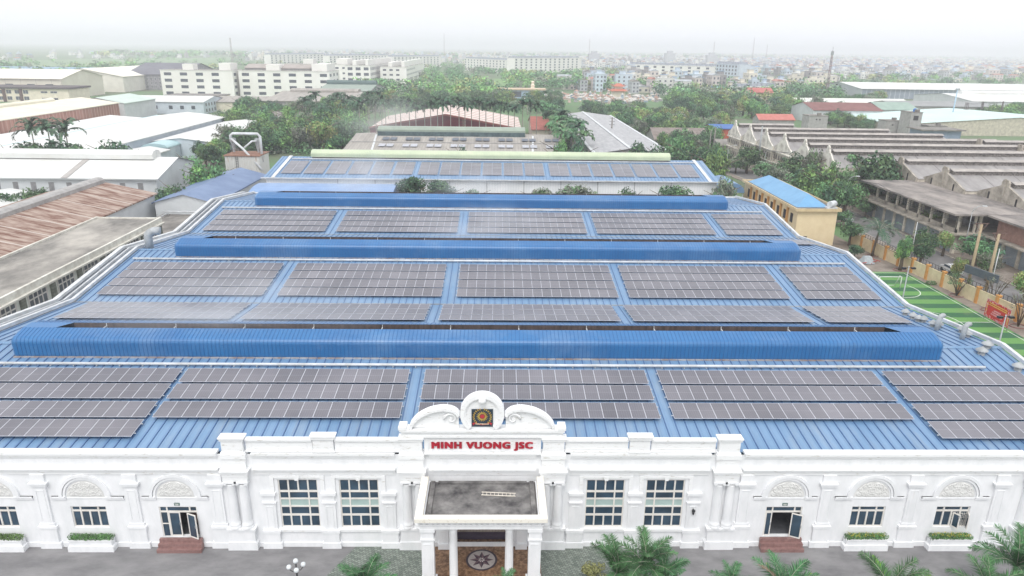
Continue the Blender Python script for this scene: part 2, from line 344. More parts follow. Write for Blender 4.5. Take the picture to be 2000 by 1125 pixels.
for c in bigW:
    window(c,1.7,5.92,2.92,[(0,.237,Q4,0),(.272,.395,Q3,0),(.422,.553,Q3,1),(.58,.727,Q3,0),(.763,1,Q4,0)],fac)
    t=MB()   # stepped hood moulding + keystone + sill
    a,b=c-2.0,c+2.0
    t.box(a,b,-.12,.0,6.1,6.3); t.box(a,a+.28,-.12,.0,4.75,6.1); t.box(b-.28,b,-.12,.0,4.75,6.1); t.box(a+.38,b-.38,-.06,0,5.98,6.06)
    t.ext([(c-.12,5.95),(c+.12,5.95),(c+.27,6.36),(c-.27,6.36)],'y',-.2,-.122)
    t.build('window_hood',M_trim,fac,True); t=MB(); t.box(c-1.75,c+1.75,-.14,0,1.4,1.62); t.build('window_sill',M_trim,fac)
for c in smallW:
    w=window(c,1.72,3.58,2.62,[(0,.2,Q3,0),(.27,1,Q4,0)],fac)
def pil_small(c):
    t=MB(); t.box(c-.72,c+.72,-.32,0,0,.5); t.box(c-.6,c+.6,-.26,0,.5,1.35); t.box(c-.68,c+.68,-.3,0,1.35,1.6); t.box(c-.46,c+.46,-.14,0,1.6,3.95)
    t.box(c-.52,c+.52,-.24,0,3.95,4.08); t.box(c-.42,c+.42,-.14,0,4.08,4.65); t.box(c-.56,c+.56,-.26,0,4.65,4.88)
    for x in (c-.26,c+.22): t.box(x,x+.04,-.175,-.14,1.8,3.7)
    t.box(c-.22,c+.22,-.175,-.14,3.66,3.7)
    t.build('wall_pier',M_trim if False else M_white,fac)
for c in (-16.9,-12.44,-7.95,6.05,10.53,15.0): pil_small(c)
def pilaster(c):
    t=MB(); t.box(c-.78,c+.78,-.28,0,0,.5); t.box(c-.62,c+.62,-.21,0,.5,1.75); t.box(c-.7,c+.7,-.27,0,1.75,1.95); t.box(c-.56,c+.56,-.19,0,1.95,2.2)
    t.box(c-.46,c+.46,-.16,0,2.2,5.45); t.box(c-.6,c+.6,-.28,0,5.45,5.62); t.box(c-.68,c+.68,-.34,0,5.62,5.75); t.box(c-.5,c+.5,-.17,0,5.75,6.4)
    for x in (c-.3,c+.26): t.box(x,x+.04,-.195,-.16,2.5,5.1)
    t.box(c-.26,c+.26,-.195,-.16,5.06,5.1)
    t.build('pilaster',M_white,fac)
for c in (-47.,-40.3,-33.6,-26.95,-20.72,18.85,25.1,31.75,38.35,46.5): pilaster(c)
def dbl(c):
    t=MB(); t.box(c-1.12,c+1.12,-.5,0,0,.6); t.taper(c-1.12,c+1.12,-.5,0.,.6,.72,.12,.0); t.box(c-.98,c+.98,-.42,0,.72,1.72); t.box(c-1.08,c+1.08,-.5,0,1.72,1.9)
    t.build('column_pedestal',M_white,fac)
    for dx in (-.45,.45):
        t=MB(); r=.36; y=-.14
        t.lathe(c+dx,y,[(.44,1.9),(.45,2.0),(.43,2.08),(.4,2.12),(.43,2.2),(.42,2.28),(.38,2.34),(r,2.6),(r*.99,3.6),(r*.93,4.6),(r*.86,5.6),(r*.9,5.66),(r*.86,5.72)],20)
        for sx in (-1,1): t.tube([(c+dx+sx*.33,y-.36,5.86),(c+dx+sx*.33,y+.2,5.86)],.13,10)
        t.box(c+dx-.33,c+dx+.33,y-.34,y+.2,5.84,6.0)
        t.build('column',M_white,fac)
    t=MB(); t.box(c-.9,c+.9,-.42,0,6.0,6.42); t.box(c-.94,c+.94,-.46,0,6.42,6.7); t.box(c-1.0,c+1.0,-.54,0,6.7,6.84); t.box(c-1.06,c+1.06,-.6,0,6.84,6.95)
    t.box(c-.86,c+.86,-.28,0,6.95,7.85); t.box(c-.93,c+.93,-.36,0.3,7.85,8.22)
    t.box(c-.88,c+.88,-.3,.35,8.22,8.34); t.box(c-.78,c+.78,-.22,.3,8.34,9.3); t.box(c-.86,c+.86,-.3,.36,9.3,9.48); t.box(c-.93,c+.93,-.37,.42,9.48,9.58)
    t.build('column_entablature',M_trim,fac)
    t=MB(); t.box(c-.07,c+.07,-.54,-.5,5.9,6.06); t.build('spotlight',M_blk,fac)
for c in (-19.1,-6.15,4.25,17.2,40.9): dbl(c)
# middle parapet pedestals
for c in (-12.55,10.6):
    t=MB(); t.box(c-.85,c+.85,-.2,.3,8.3,8.42); t.box(c-.75,c+.75,-.12,.25,8.42,9.4); t.box(c-.85,c+.85,-.24,.34,9.4,9.6); t.box(c-.93,c+.93,-.3,.4,9.6,9.7); t.build('parapet_pedestal',M_trim,fac)
for a,b in ((-18.15,-13.4),(-11.7,-7.0),(5.15,9.7),(11.5,16.2)):
    t=MB(); t.box(a-.04,b+.04,-.0,.22,8.3,9.2); t.box(a-.04,b+.04,-.12,.3,9.2,9.36); t.box(a-.04,b+.04,-.1,-.0,8.3,8.42)
    x0,x1=a+.35,b-.35
    for q in ((x0,x1,8.55,8.59),(x0,x1,9.05,9.09)): t.box(q[0],q[1],-.035,-.0,q[2],q[3])
    for q in ((x0,x0+.05),(x1-.05,x1)): t.box(q[0],q[1],-.035,-.0,8.59,9.05)
    t.build('parapet_panel',M_trim,fac)
# cornices in runs between the projecting column groups
brk=[-48.5,-20.35,-17.85,-7.4,-4.9,3.0,5.5,15.95,18.45,39.65,42.15,48.2]
for a,b in zip(brk[0::2],brk[1::2]):
    t=MB(); t.box(a,b,-.08,0,6.4,6.62); t.box(a,b,-.14,0,6.62,6.76); t.box(a,b,-.22,0,6.76,6.86); t.box(a,b,-.28,0,6.86,6.95)
    t.box(a,b,-.06,0,7.75,7.9); t.box(a,b,-.14,0,7.9,8.06); t.box(a,b,-.22,.46,8.06,8.26); t.build('cornice',M_trim,fac)
t=MB()
for a,b in ((-48.5,48.2),):
    t.box(a,b,-.08,0,0,.38)
t.build('wall_plinth',M_white,fac)
# blind arches with relief
def arch(c,dx0,dx1):
    t=MB(); n=28; zc=4.5
    for r0,r1_,d in ((1.46,1.62,.1),(1.66,1.9,.16)):
        for k in range(n):
            a0,a1=math.pi*k/n,math.pi*(k+1)/n
            P=lambda r,a,y:(c+r*math.cos(a),y,zc+r*math.sin(a))
            t.face([P(r0,a0,-d),P(r1_,a0,-d),P(r1_,a1,-d),P(r0,a1,-d)][::-1][::-1]); t.face([P(r1_,a0,-d),P(r1_,a0,0),P(r1_,a1,0),P(r1_,a1,-d)]); t.face([P(r0,a0,0),P(r0,a0,-d),P(r0,a1,-d),P(r0,a1,0)])
        for a in (0,math.pi): t.face([P(r0,a,0),P(r1_,a,0),P(r1_,a,-d),P(r0,a,-d)])
    t.build('arch_moulding',M_white,fac,True)
    t=MB(); t.box(c-dx0,c-1.45,-.1,0,4.22,4.5) ; t.box(c+1.45,c+dx1,-.1,0,4.22,4.5); t.box(c-dx0,c-1.5,-.16,0,4.38,4.5); t.box(c+1.5,c+dx1,-.16,0,4.38,4.5); t.box(c-1.42,c+1.42,-.05,0,4.3,4.36); t.build('string_course',M_white,fac)
for c,a,b in [(-43.75,2.5,2.7),(-37.1,2.5,2.8),(-30.42,2.5,2.8),(-23.8,2.5,2.4),(22.05,2.5,2.4),(28.58,2.8,2.5),(35.15,2.7,2.5)]: arch(c,a,b)
def relief_mesh():
    t=MB(); nx,nz=72,36; r=1.38; vals={}
    def hgt(x,z):
        X=abs(x); d=math.hypot(X,(z-.62)*1.0); h=0
        if d<.34: h=.06+.03*math.cos(d*38)+.02*math.cos(math.atan2(z-.62,X)*10)
        for (cx,cz,s) in ((.62,.35,1),(1.0,.28,-1),(.62,.92,-1),(.3,1.1,1),(.9,.68,1),(.32,.2,-1)):
            q=math.hypot(X-cx,z-cz)
            if q<.24: h=max(h,.055+.045*math.cos(q*42+s*math.atan2(z-cz,X-cx)*1))*(1 if q<.2 else .6)
        e=r-math.hypot(x,z)
        return -.6*max(0,h)*min(1,max(0,e*8))*min(1,max(0,z*8))
    idx={}
    for i in range(nx+1):
        for j in range(nz+1):
            z=r*j/nz; hx=math.sqrt(max(0,r*r-z*z)); x=-hx+2*hx*i/nx
            idx[i,j]=len(t.v); t.v.append((x,hgt(x,z)-.012,z))
    for i in range(nx):
        for j in range(nz):
            t.f.append((idx[i,j],idx[i+1,j],idx[i+1,j+1],idx[i,j+1])); t.m.append(0); t.sm.append(True)
    return t.mesh('floral_relief',mat('relief_plaster',(226,226,224),(206,206,204),2,.8))
RM=relief_mesh()
for c in smallW+doors: link('floral_relief',RM,fac,(c,0,4.42))
# doors
def leafdoor(w,h,parent,loc,rz,open_=False,name='door'):
    t=MB(); t.box(0,w,-.03,.03,0,.1); t.box(0,w,-.03,.03,h-.08,h); t.box(0,.08,-.03,.03,.1,h-.08); t.box(w-.08,w,-.03,.03,.1,h-.08)
    o=t.build(name,M_frame,parent); o.location=loc; o.rotation_euler=(0,0,rz)
    g=MB(); g.box(.08,w-.08,-.008,.008,.1,h-.08); g.build('door_glass',M_glass,o)
    g=MB(); g.box(w-.1,w-.04,-.09,-.031,1.0,1.22); g.build('handle',M_galv,o)
    return o
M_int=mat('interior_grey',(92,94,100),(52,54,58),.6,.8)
for c,closed in ((-23.8,True),(22.05,False)):
    fr=MB(); x0,x1=c-1.4,c+1.4
    fr.box(x0,x0+.07,.05,.18,.88,3.56); fr.box(x1-.07,x1,.05,.18,.88,3.56); fr.box(x0+.07,x1-.07,.05,.18,3.49,3.56); fr.box(x0+.07,x1-.07,.05,.18,3.02,3.14)
    L=c-.82 if closed else c-.7; Rr=c+.62 if closed else c+.62
    for x in (c-.85,c+.85): fr.box(x-.05,x+.05,.052,.178,3.14,3.49)
    if closed: fr.box(c-.87,c-.79,.052,.178,.9,3.02)
    if closed: fr.box(x0+.07,c-.87,.052,.178,1.98,2.04)
    f=fr.build('door_frame',M_frame,fac)
    g=MB(); g.box(x0+.07,x1-.07,.11,.12,3.15,3.48); (g.box(x0+.07,c-.87,.11,.12,.9,3.01) if closed else None); g.build('door_glass',M_glass,f)
    h=2.12
    leafdoor(.85 if closed else .5,h,fac,(c-.79 if closed else x0+.08,.1,.9),0)
    leafdoor(.82,h,fac,(c+.64,-.02,.9),R_(-24))
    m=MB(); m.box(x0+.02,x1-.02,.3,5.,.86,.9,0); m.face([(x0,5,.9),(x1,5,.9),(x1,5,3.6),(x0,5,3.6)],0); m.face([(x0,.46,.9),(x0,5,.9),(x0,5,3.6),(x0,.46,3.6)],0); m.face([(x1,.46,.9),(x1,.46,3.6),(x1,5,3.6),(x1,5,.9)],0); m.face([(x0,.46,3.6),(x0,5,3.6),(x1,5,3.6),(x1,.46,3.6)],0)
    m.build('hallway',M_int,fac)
    if closed:
        k=empty('reception_desk',(c+.35,2.0,.9),'brown reception desk seen through the open left doorway','desk'); m=MB(); m.box(-.6,.9,-.25,.25,0,.75); m.box(-.7,1.,-.32,.32,.75,.8); m.build('desk_body',mat('desk_wood',(150,110,90),(120,84,66),2,.5),k)
    m=MB()
    for i in range(3): m.box(c-1.6-.03*i,c+1.6+.03*i,-.3-.26*i,-.081 if i==0 else -.302-.26*(i-1),0,.87-.29*i)
    st=m.build('entrance_steps',M_step,None); setp(st,'red granite steps below the %s front doorway'%('left' if closed else 'right'),'steps')
    m=MB(); m.box(c-.2,c+.2,-.04,-.002,3.68,3.9); m.box(c-.16,c+.16,-.046,-.041,3.81,3.85,1); m.box(c-.12,c+.12,-.046,-.041,3.72,3.77,1)
    pl=m.build('door_plaque',[mat('green_plaque',(30,90,84),(24,76,70),1,.4),M_frame],None); setp(pl,'small green plaque above the %s front doorway'%('left' if closed else 'right'),'sign')
# open casement + grille on right most window
m=MB()
for i in range(9): x=35.3+i*.14; m.beam((x,.06,1.82),(x,.06,3.05),.02,.02)
for z in (1.95,2.3,2.55,2.9): m.beam((35.2,.055,z),(36.42,.055,z),.02,.02)
for k in range(3):
    for z in (2.12,2.72):
        cx=35.5+k*.32; pts=[(cx+.1*math.cos(t),.05,z+.1*math.sin(t)) for t in np.linspace(0,2*math.pi,9)]; m.tube(pts,.012,4,caps=False)
m.build('window_grille',M_frame,fac)
for x,a in ((35.25,-58),(36.4,-112)): leafdoor(.55,1.25,fac,(x,0.05,1.8),R_(a),name='open_casement')
# wall lantern
L=empty('wall_lantern',(15.0,-.18,3.3),'black wall lantern on the white pier right of the last tall window','lantern'); m=MB(); m.box(-.03,.03,-.1,.04,.1,.2); m.lathe(0,-.16,[(.03,-.22),(.08,-.14),(.12,.12),(.14,.14),(.03,.28)],8); m.build('lantern_body',M_blk,L)
# porch opening interior
m=MB(); m.face([(-4.6,1.25,0.),(2.7,1.25,0.),(2.7,1.25,4.6),(-4.6,1.25,4.6)]); m.build('porch_curtain_wall',mat('beige_curtain',(176,162,150),(150,136,126),1,.8,stripes=(0,.25,.3,(140,126,118),.5)),fac)
m=MB(); m.box(-3.29,1.39,.75,1.24,.03,.34); m.build('threshold',mat('purple_threshold',(84,72,92),(70,60,78),1,.4),fac)
m=MB(); m.box(-3.32,-3.3,.3,1.3,0,4.6); m.box(1.4,1.42,.3,1.3,0,4.6); m.box(-3.3,1.4,.3,1.3,4.6,4.62); m.build('porch_reveal',M_white,fac)
# centre block with sign
m=MB(); m.box(-5.22,3.32,-.08,.35,8.22,9.6); m.box(-5.22,3.32,-.3,-.081,8.22,8.32); m.build('sign_wall',M_trim,fac)
m=MB(); a,b,c,d=-4.95,3.1,8.42,9.5
for q in ((a,b,c,c+.08),(a,b,d-.08,d),(a,a+.08,c+.08,d-.08),(b-.08,b,c+.08,d-.08)): m.box(q[0],q[1],-.14,-.082,q[2],q[3])
m.build('sign_border',M_white,fac)
m=MB(); m.box(-6.9,4.95,-.25,.45,9.6,9.74); m.box(-6.8,4.85,-.15,.42,9.74,9.98); m.box(-6.85,4.9,-.28,.48,9.98,10.1); m.box(-6.95,5.0,-.36,.52,10.1,10.28); m.box(-7.02,-6.45,-.4,.56,10.281,10.5); m.box(4.5,5.07,-.4,.56,10.281,10.5); m.build('crest_cornice',M_trim,fac)
zc,rc=11.5,1.58
def disc(m,r,y0,y1,zcut,cx=-.98,n=40,mi=0):
    pts=[]
    for k in range(n):
        a=2*math.pi*k/n; pts.append((cx+r*math.cos(a),max(zcut,zc+r*math.sin(a))))
    m.ext(pts,'y',y0,y1,mi)
m=MB(); disc(m,1.58,-.12,.42,10.29); 
n=36
for r0,r1_,d in ((1.28,1.58,.3),(1.16,1.28,.2)):
    for k in range(n):
        a0,a1=-.9+(math.pi+1.8)*k/n,-.9+(math.pi+1.8)*(k+1)/n
        P=lambda r,a,y:(-.98+r*math.cos(a),y,max(10.29,zc+r*math.sin(a)))
        m.face([P(r0,a0,-d),P(r1_,a0,-d),P(r1_,a1,-d),P(r0,a1,-d)]); m.face([P(r1_,a0,-d),P(r1_,a0,-.12),P(r1_,a1,-.12),P(r1_,a1,-d)]); m.face([P(r0,a0,-.12),P(r0,a0,-d),P(r0,a1,-d),P(r0,a1,-.12)])
m.lathe(-.98,-.36,[(.2,12.5),(.3,12.65),(.22,12.85),(.1,12.95)],10); m.box(-1.2,-.76,-.42,-.3,12.42,12.52)
m.build('crest_medallion',M_trim,fac,True)
for s_ in (-1,1):
    m=MB(); cx=-.98
    pts=[]
    N=16
    for k in range(N+1):
        t=(1-math.cos(math.pi*k/N))/2; x=5.2-3.5*t; z=10.28+float(np.interp(t,[0,.04,.12,.25,.4,.55,.7,.85,.95,1],[.05,.42,.8,1.16,1.42,1.57,1.63,1.55,1.36,1.1]))
        pts.append((cx+s_*x,z))
    poly=pts+[(pts[-1][0],10.29)]
    m.ext(poly,'y',-.05,.35)
    for (a,b),(c,d) in zip(pts[:-1],pts[1:]): m.beam((a,.05,b-.02),(c,.05,d-.02),.75,.2)
    for (a,b),(c,d) in zip(pts[1:-1],pts[2:]): m.beam((a,-.1,b-.26),(c,-.1,d-.26),.12,.07)
    sp=[(cx+s_*(2.25+(.5-.035*k)*math.cos(.55*k)),-.16,11.1+(.5-.035*k)*math.sin(.55*k)) for k in range(14)]
    m.tube(sp,[.1-.004*k for k in range(14)],8); m.tube([(cx+s_*2.25,-.2,11.1),(cx+s_*2.25,0,11.1)],.12,10)
    m.build('crest_scroll',M_trim,fac,True)
# emblem
em=empty('company_emblem',(-.98,-.15,-.12),'square dark emblem with golden sun, laurel wreath and red ribbon on the round crest','emblem')
m=MB(); m.box(-.77,.77,-.06,0.0,10.62,12.02); m.build('emblem_plate',mat('emblem_plate_dark',(44,62,74),(36,52,64),2,.4),em)
M_gold=mat('emblem_gold',(214,182,84),(190,150,60),2,.4)
m=MB(); sc=(0,11.46)
for k in range(18):
    a=2*math.pi*k/18; r0,r1_=.2,.44
    P=lambda r,t:(r*math.cos(t),-.075,sc[1]+r*math.sin(t))
    m.face([P(r0,a-.15),P(.3,a-.1),P(r1_,a),P(.3,a+.1),P(r0,a+.15)][::-1])
for s_ in (-1,1):
    for k in range(9):
        a=R_(-50+15*k); R0=.62; x=s_*R0*math.cos(a); z=11.42+R0*math.sin(a); t=a+math.pi/2
        for o_ in (-.6,.6):
            dx,dz=math.cos(t+o_)*.13,math.sin(t+o_)*.13; nx,nz=-dz*.28,dx*.28
            m.face([(x,-.075,z),(x+s_*(dx*.5+nx),-.076,z+dz*.5+nz),(x+s_*dx,-.075,z+dz),(x+s_*(dx*.5-nx),-.076,z+dz*.5-nz)])
m.build('sun_and_wreath',M_gold,em)
m=MB(); pts=[(.17*math.cos(t),.0,sc[1]+.17*math.sin(t)) for t in np.linspace(0,2*math.pi,17)[:-1]]; m.face([(a,-.08,c) for a,b,c in pts]); 
m.build('red_disc',mat('emblem_red',(190,60,70),(170,46,56),3,.4),em)
m=MB()
for k in range(10):
    a0,a1=-.55+.11*k,-.55+.11*(k+1)
    m.face([(a0,-.074,10.86-.1*(1-(a0/.55)**2)),(a1,-.074,10.86-.1*(1-(a1/.55)**2)),(a1,-.074,10.98-.1*(1-(a1/.55)**2)),(a0,-.074,10.98-.1*(1-(a0/.55)**2))])
for s_ in (-1,1): m.face([(s_*.55,-.073,10.84),(s_*.7,-.073,10.7),(s_*.66,-.073,10.82),(s_*.74,-.073,10.9),(s_*.55,-.073,10.98)])
m.build('red_ribbon',mat('ribbon_red',(190,50,60),(170,40,50),3,.5),em)
def text(body,size,loc,mt,parent,name,width=None,bold=0.,ext_=.03,rot=(math.pi/2,0,0),space=1.,copies=None):
    cu=bpy.data.curves.new(name,'FONT'); cu.body=body; cu.size=size; cu.align_x='CENTER'; cu.align_y='CENTER'; cu.extrude=ext_; cu.offset=bold; cu.resolution_u=4; cu.space_character=space
    o=bpy.data.objects.new(name,cu); COL.objects.link(o); bpy.context.view_layer.update()
    dg=bpy.context.evaluated_depsgraph_get(); me=bpy.data.meshes.new_from_object(o.evaluated_get(dg)); bpy.data.objects.remove(o)
    if width:
        xs=[v.co.x for v in me.vertices]; k=width/(max(xs)-min(xs)); c=(max(xs)+min(xs))/2
        for v in me.vertices: v.co.x=(v.co.x-c)*k
    if copies:
        base=[tuple(v.co) for v in me.vertices]; fs=[tuple(p.vertices) for p in me.polygons]; V=[];F=[]
        for q,dx in enumerate(copies): F+=[tuple(i+len(V) for i in f) for f in fs]; V+=[(a+dx,b,c+.002*q) for a,b,c in base]
        me=bpy.data.meshes.new(name); me.from_pydata(V,[],F)
    me.materials.clear(); me.materials.append(mt)
    o=link(name,me,parent,loc,rot); return o
text('MINTEXCO',.15,(0,-.09,10.85),mat('ribbon_letters',(225,215,190),(210,200,170),1,.5),em,'lettering',.95,.004,.005)
o=text('MINH VUONG JSC',.74,(-.98,-.14,8.9),M_red,None,'sign_lettering',7.3,.0,.05,space=1.2,copies=(-.06,-.02,.02,.06)); setp(o,'bold red capital letters reading MINH VUONG JSC on the white parapet','sign')
# canopy
can=empty('entrance_canopy',(-.95,-2.7,0),'flat white entrance canopy with dirty grey roof and dentil edge on four columns','canopy'); 
def K(mb,name,mt,rc_=False):
    o=mb.build(name,mt,can,rc_); o.location=(.95,2.7,0); return o
m=MB(); X_,x_=(-5.42,3.53),(-4.9,3.02)
m.box(X_[0],x_[0],-5.5,-.45,6.2,6.5); m.box(x_[1],X_[1],-5.5,-.45,6.2,6.5); m.box(x_[0],x_[1],-5.5,-5.0,6.2,6.5)
K(m,'canopy_rim',mat('canopy_rim_cream',(232,228,218),(198,188,168),5,.8,lo=.3,hi=.42))
m=MB(); m.box(-4.9,3.02,-5.0,-.45,5.9,6.02); m.box(-4.72,-4.4,-4.85,-.6,6.02,6.22); m.box(2.5,2.82,-4.85,-.6,6.02,6.22); m.box(-4.2,2.3,-.75,-.5,6.02,6.16); m.box(-1.1,-.85,-4.98,-4.75,6.02,6.14); K(m,'canopy_roof',M_dirtroof)
m=MB()
def cring(o_,w_,z0,z1):   # U-shaped band along the two sides and the front
    a,b,f=-5.42+o_,3.53-o_,-5.5+o_
    m.box(a,a+w_,f+w_,-.45,z0,z1); m.box(b-w_,b,f+w_,-.45,z0,z1); m.box(a,b,f,f+w_,z0,z1)
cring(.22,.4,5.82,5.9); cring(.32,.3,5.45,5.82); cring(.12,.4,6.12,6.199); cring(.3,.3,5.901,6.119); m.box(-4.8,2.9,-4.87,-.45,5.78,5.88)
x=-5.22
while x<3.3: m.box(x,x+.18,-5.32,-5.2,5.94,6.12); x+=.37
K(m,'canopy_fascia',M_white)
for c in (-4.62,2.73):
    m=MB(); m.box(c-.52,c+.52,-5.2,-4.16,5.2,5.45); m.box(c-.42,c+.42,-5.1,-4.26,4.6,5.2); m.box(c-.5,c+.5,-5.16,-4.2,4.48,4.6); m.box(c-.42,c+.42,-5.1,-4.26,.9,4.48); m.box(c-.55,c+.55,-5.22,-4.14,.0,.9)
    for x in (c-.28,c+.24): m.box(x,x+.04,-5.135,-5.1,1.3,4.2)
    m.box(c-.24,c+.24,-5.135,-5.1,4.16,4.2); K(m,'canopy_pillar',M_white)
for c in (-2.88,.98):
    m=MB(); m.lathe(c,-4.7,[(.42,0),(.42,.3),(.34,.4),(.3,.6),(.29,3),(.27,5.0),(.3,5.05),(.27,5.1),(.36,5.25),(.36,5.45)],18); K(m,'canopy_column',M_white)
for c in (-3.9,2.0):
    m=MB(); m.box(c-.35,c+.35,-.35,-.001,0,5.6); m.box(c-.45,c+.45,-.45,-.001,0,.5); K(m,'canopy_half_pier',M_white)
ld=empty('ladder',(.1,-2.05,6.06),'pale metal ladder lying flat on the grey canopy roof','ladder',rz=R_(-4)); m=MB()
for y in (-.17,.17): m.beam((-1.1,y,.03),(1.35,y,.03),.06,.05)
for k in range(9): m.beam((-1.0+.28*k,-.17,.03),(-1.0+.28*k,.17,.03),.04,.04)
m.build('ladder_frame',mat('ladder_alu',(226,220,208),(206,198,188),3,.5),ld)
# planters with hedges
def clump(m,cx,cy,cz,rx,ry,rz,n,size,r,mi=0,up=.4):
    for _ in range(n):
        while True:
            p=Vector((r.uniform(-1,1),r.uniform(-1,1),r.uniform(-1,1)))
            if p.length<1: break
        q=p.normalized()*(p.length**.45)
        c=Vector((cx+q.x*rx,cy+q.y*ry,cz+q.z*rz)); nrm=(q+Vector((r.gauss(0,.5),r.gauss(0,.5),r.gauss(0,.5)+up))).normalized()
        a=nrm.orthogonal().normalized(); b=nrm.cross(a); t=r.uniform(0,6.28); u=(a*math.cos(t)+b*math.sin(t))*size*r.uniform(.6,1.3); v=nrm.cross(u).normalized()*size*r.uniform(.35,.7)
        m.face([c-u,c+v*.9,c+u,c-v*.9],mi)
M_hedge=leafmat('hedge_leaf',(104,144,84),.1,.35); M_flow=mat('yellow_flowers',(214,206,90),(190,170,60),2,.6)
for i,c in enumerate([-43.75,-37.1,-30.42,28.58,35.15]):
    p=empty('planter',(c,0,0),['','white stone planter with grey-green hedge at the left edge of the facade','white stone planter with plain green hedge left of the doorway','white stone planter with yellow-flowered hedge right of the doorway','white stone planter with hedge under the open grilled window'][i] or 'white planter beyond the left edge','planter')
    m=MB(); m.box(-1.7,1.7,-.68,-.09,0,.42); m.taper(-1.7,1.7,-.68,-.09,.42,.5,.08,.0); m.box(-1.58,1.58,-.6,-.09,.5,.92); m.box(-1.63,1.63,-.65,-.09,.92,1.02); m.build('planter_box',M_white,p)
    r=random.Random(i); m=MB(); 
    for k in range(22): clump(m,-1.5+3.*k/21,-.38+r.uniform(-.05,.05),1.15,.26,.3,.24,75,.07,r)
    if i>2:
        for k in range(160): clump(m,r.uniform(-1.5,1.5),r.uniform(-.62,-.15),1.36+r.uniform(-.08,.05),.04,.04,.03,1,.05,r,1)
    m.build('hedge',[M_hedge,M_flow],p)

# ------------------------------------------------------------------ ground and paving
def sheet(name,pts,z,mt,label=None,kind='structure',cat=None):
    m=MB(); m.face([(p[0],p[1],z) for p in pts]); o=m.build(name,mt); setp(o,label,cat,None,kind); return o
def rect(x0,x1,y0,y1): return [(x0,y0),(x1,y0),(x1,y1),(x0,y1)]
g=bpy.data.materials.new('ground_fields'); g.use_nodes=True; n=g.node_tree.nodes; l=g.node_tree.links
tc=n.new('ShaderNodeTexCoord'); 
vo=n.new('ShaderNodeTexVoronoi'); vo.inputs['Scale'].default_value=.006; mp=n.new('ShaderNodeMapping'); mp.inputs['Scale'].default_value=(1,.5,1); l.new(tc.outputs['Object'],mp.inputs[0]); l.new(mp.outputs[0],vo.inputs['Vector'])
rp=n.new('ShaderNodeValToRGB'); rp.color_ramp.elements[0].color=(*lin((84,112,78)),1); rp.color_ramp.elements[1].color=(*lin((104,124,92)),1)
e=rp.color_ramp.elements.new(.5); e.color=(*lin((92,124,78)),1); sx=n.new('ShaderNodeSeparateColor'); l.new(vo.outputs['Color'],sx.inputs[0]); l.new(sx.outputs[0],rp.inputs[0])
no=n.new('ShaderNodeTexNoise'); no.inputs['Scale'].default_value=.03; no.inputs['Detail'].default_value=9; l.new(tc.outputs['Object'],no.inputs['Vector'])
mx=n.new('ShaderNodeMix'); mx.data_type='RGBA'; rr=n.new('ShaderNodeValToRGB'); rr.color_ramp.elements[0].position=.45; rr.color_ramp.elements[1].position=.62; l.new(no.outputs['Fac'],rr.inputs[0])
l.new(rr.outputs[0],mx.inputs[0]); l.new(rp.outputs[0],mx.inputs[6]); mx.inputs[7].default_value=(*lin((98,104,82)),1); l.new(mx.outputs[2],n['Principled BSDF'].inputs['Base Color']); n['Principled BSDF'].inputs['Roughness'].default_value=.95
sheet('ground',rect(-9000,9000,-200,15000),-.02,g)
sheet('factory_yard',rect(-110,49,-1,150),.0,mat('yard_concrete',(142,136,128),(112,106,100),.12,.9,detail=8))
sheet('apron_road',rect(-80,80,-45,1.2),.004,M_asph)
# block paving
pm=bpy.data.materials.new('block_paving'); pm.use_nodes=True; n=pm.node_tree.nodes; l=pm.node_tree.links; tc=n.new('ShaderNodeTexCoord'); bk=n.new('ShaderNodeTexBrick'); bk.inputs['Scale'].default_value=1; bk.inputs['Brick Width'].default_value=.3; bk.inputs['Row Height'].default_value=.16; bk.inputs['Mortar Size'].default_value=.018
bk.inputs['Color1'].default_value=(*lin((142,150,142)),1); bk.inputs['Color2'].default_value=(*lin((104,114,106)),1); bk.inputs['Mortar'].default_value=(*lin((80,86,80)),1); mp=n.new('ShaderNodeMapping'); mp.inputs['Rotation'].default_value=(0,0,.5); l.new(tc.outputs['Object'],mp.inputs[0]); l.new(mp.outputs[0],bk.inputs['Vector']); l.new(bk.outputs[0],n['Principled BSDF'].inputs['Base Color']); n['Principled BSDF'].inputs['Roughness'].default_value=.9
sheet('pavement',[(-10.6,.1),(-5.3,.1),(-5.3,-6),(-13.5,-6)],.008,pm); sheet('pavement',[(3.4,.1),(8.5,.1),(11,-6),(3.4,-6)],.008,pm)
sheet('entrance_floor',rect(-5.3,3.4,-8,1.2),.012,M_granite)
md=empty('floor_medallion',(-1.0,-1.6,.016),'round inlaid floor medallion with dark eight-pointed star under the canopy','medallion')
m=MB(); N=40
def ring(m,r0,r1_,z,mi=0):
    for k in range(N):
        a,b=2*math.pi*k/N,2*math.pi*(k+1)/N
        m.face([(r0*math.cos(a),r0*math.sin(a),z),(r1_*math.cos(a),r1_*math.sin(a),z),(r1_*math.cos(b),r1_*math.sin(b),z),(r0*math.cos(b),r0*math.sin(b),z)],mi)
ring(m,1.02,1.18,0); m.build('dark_ring',mat('medallion_dark',(62,54,66),(50,44,54),3,.3),md)
m=MB(); ring(m,.0,1.02,0); m.build('grey_field',mat('medallion_field',(176,170,166),(160,152,150),4,.3),md)
m=MB()
for k in range(8):
    a=math.pi*k/4; 
    for s_,mi in ((1,0),(-1,1)):
        b=a+s_*math.pi/8; m.face([(0,0,.004),(.9*math.cos(a),.9*math.sin(a),.004),(.45*math.cos(b),.45*math.sin(b),.004)][::s_],mi)
m.build('star',[mat('star_dark',(74,58,74),(60,48,60),4,.3),mat('star_mid',(112,88,94),(96,76,84),4,.3)],md)
m=MB()
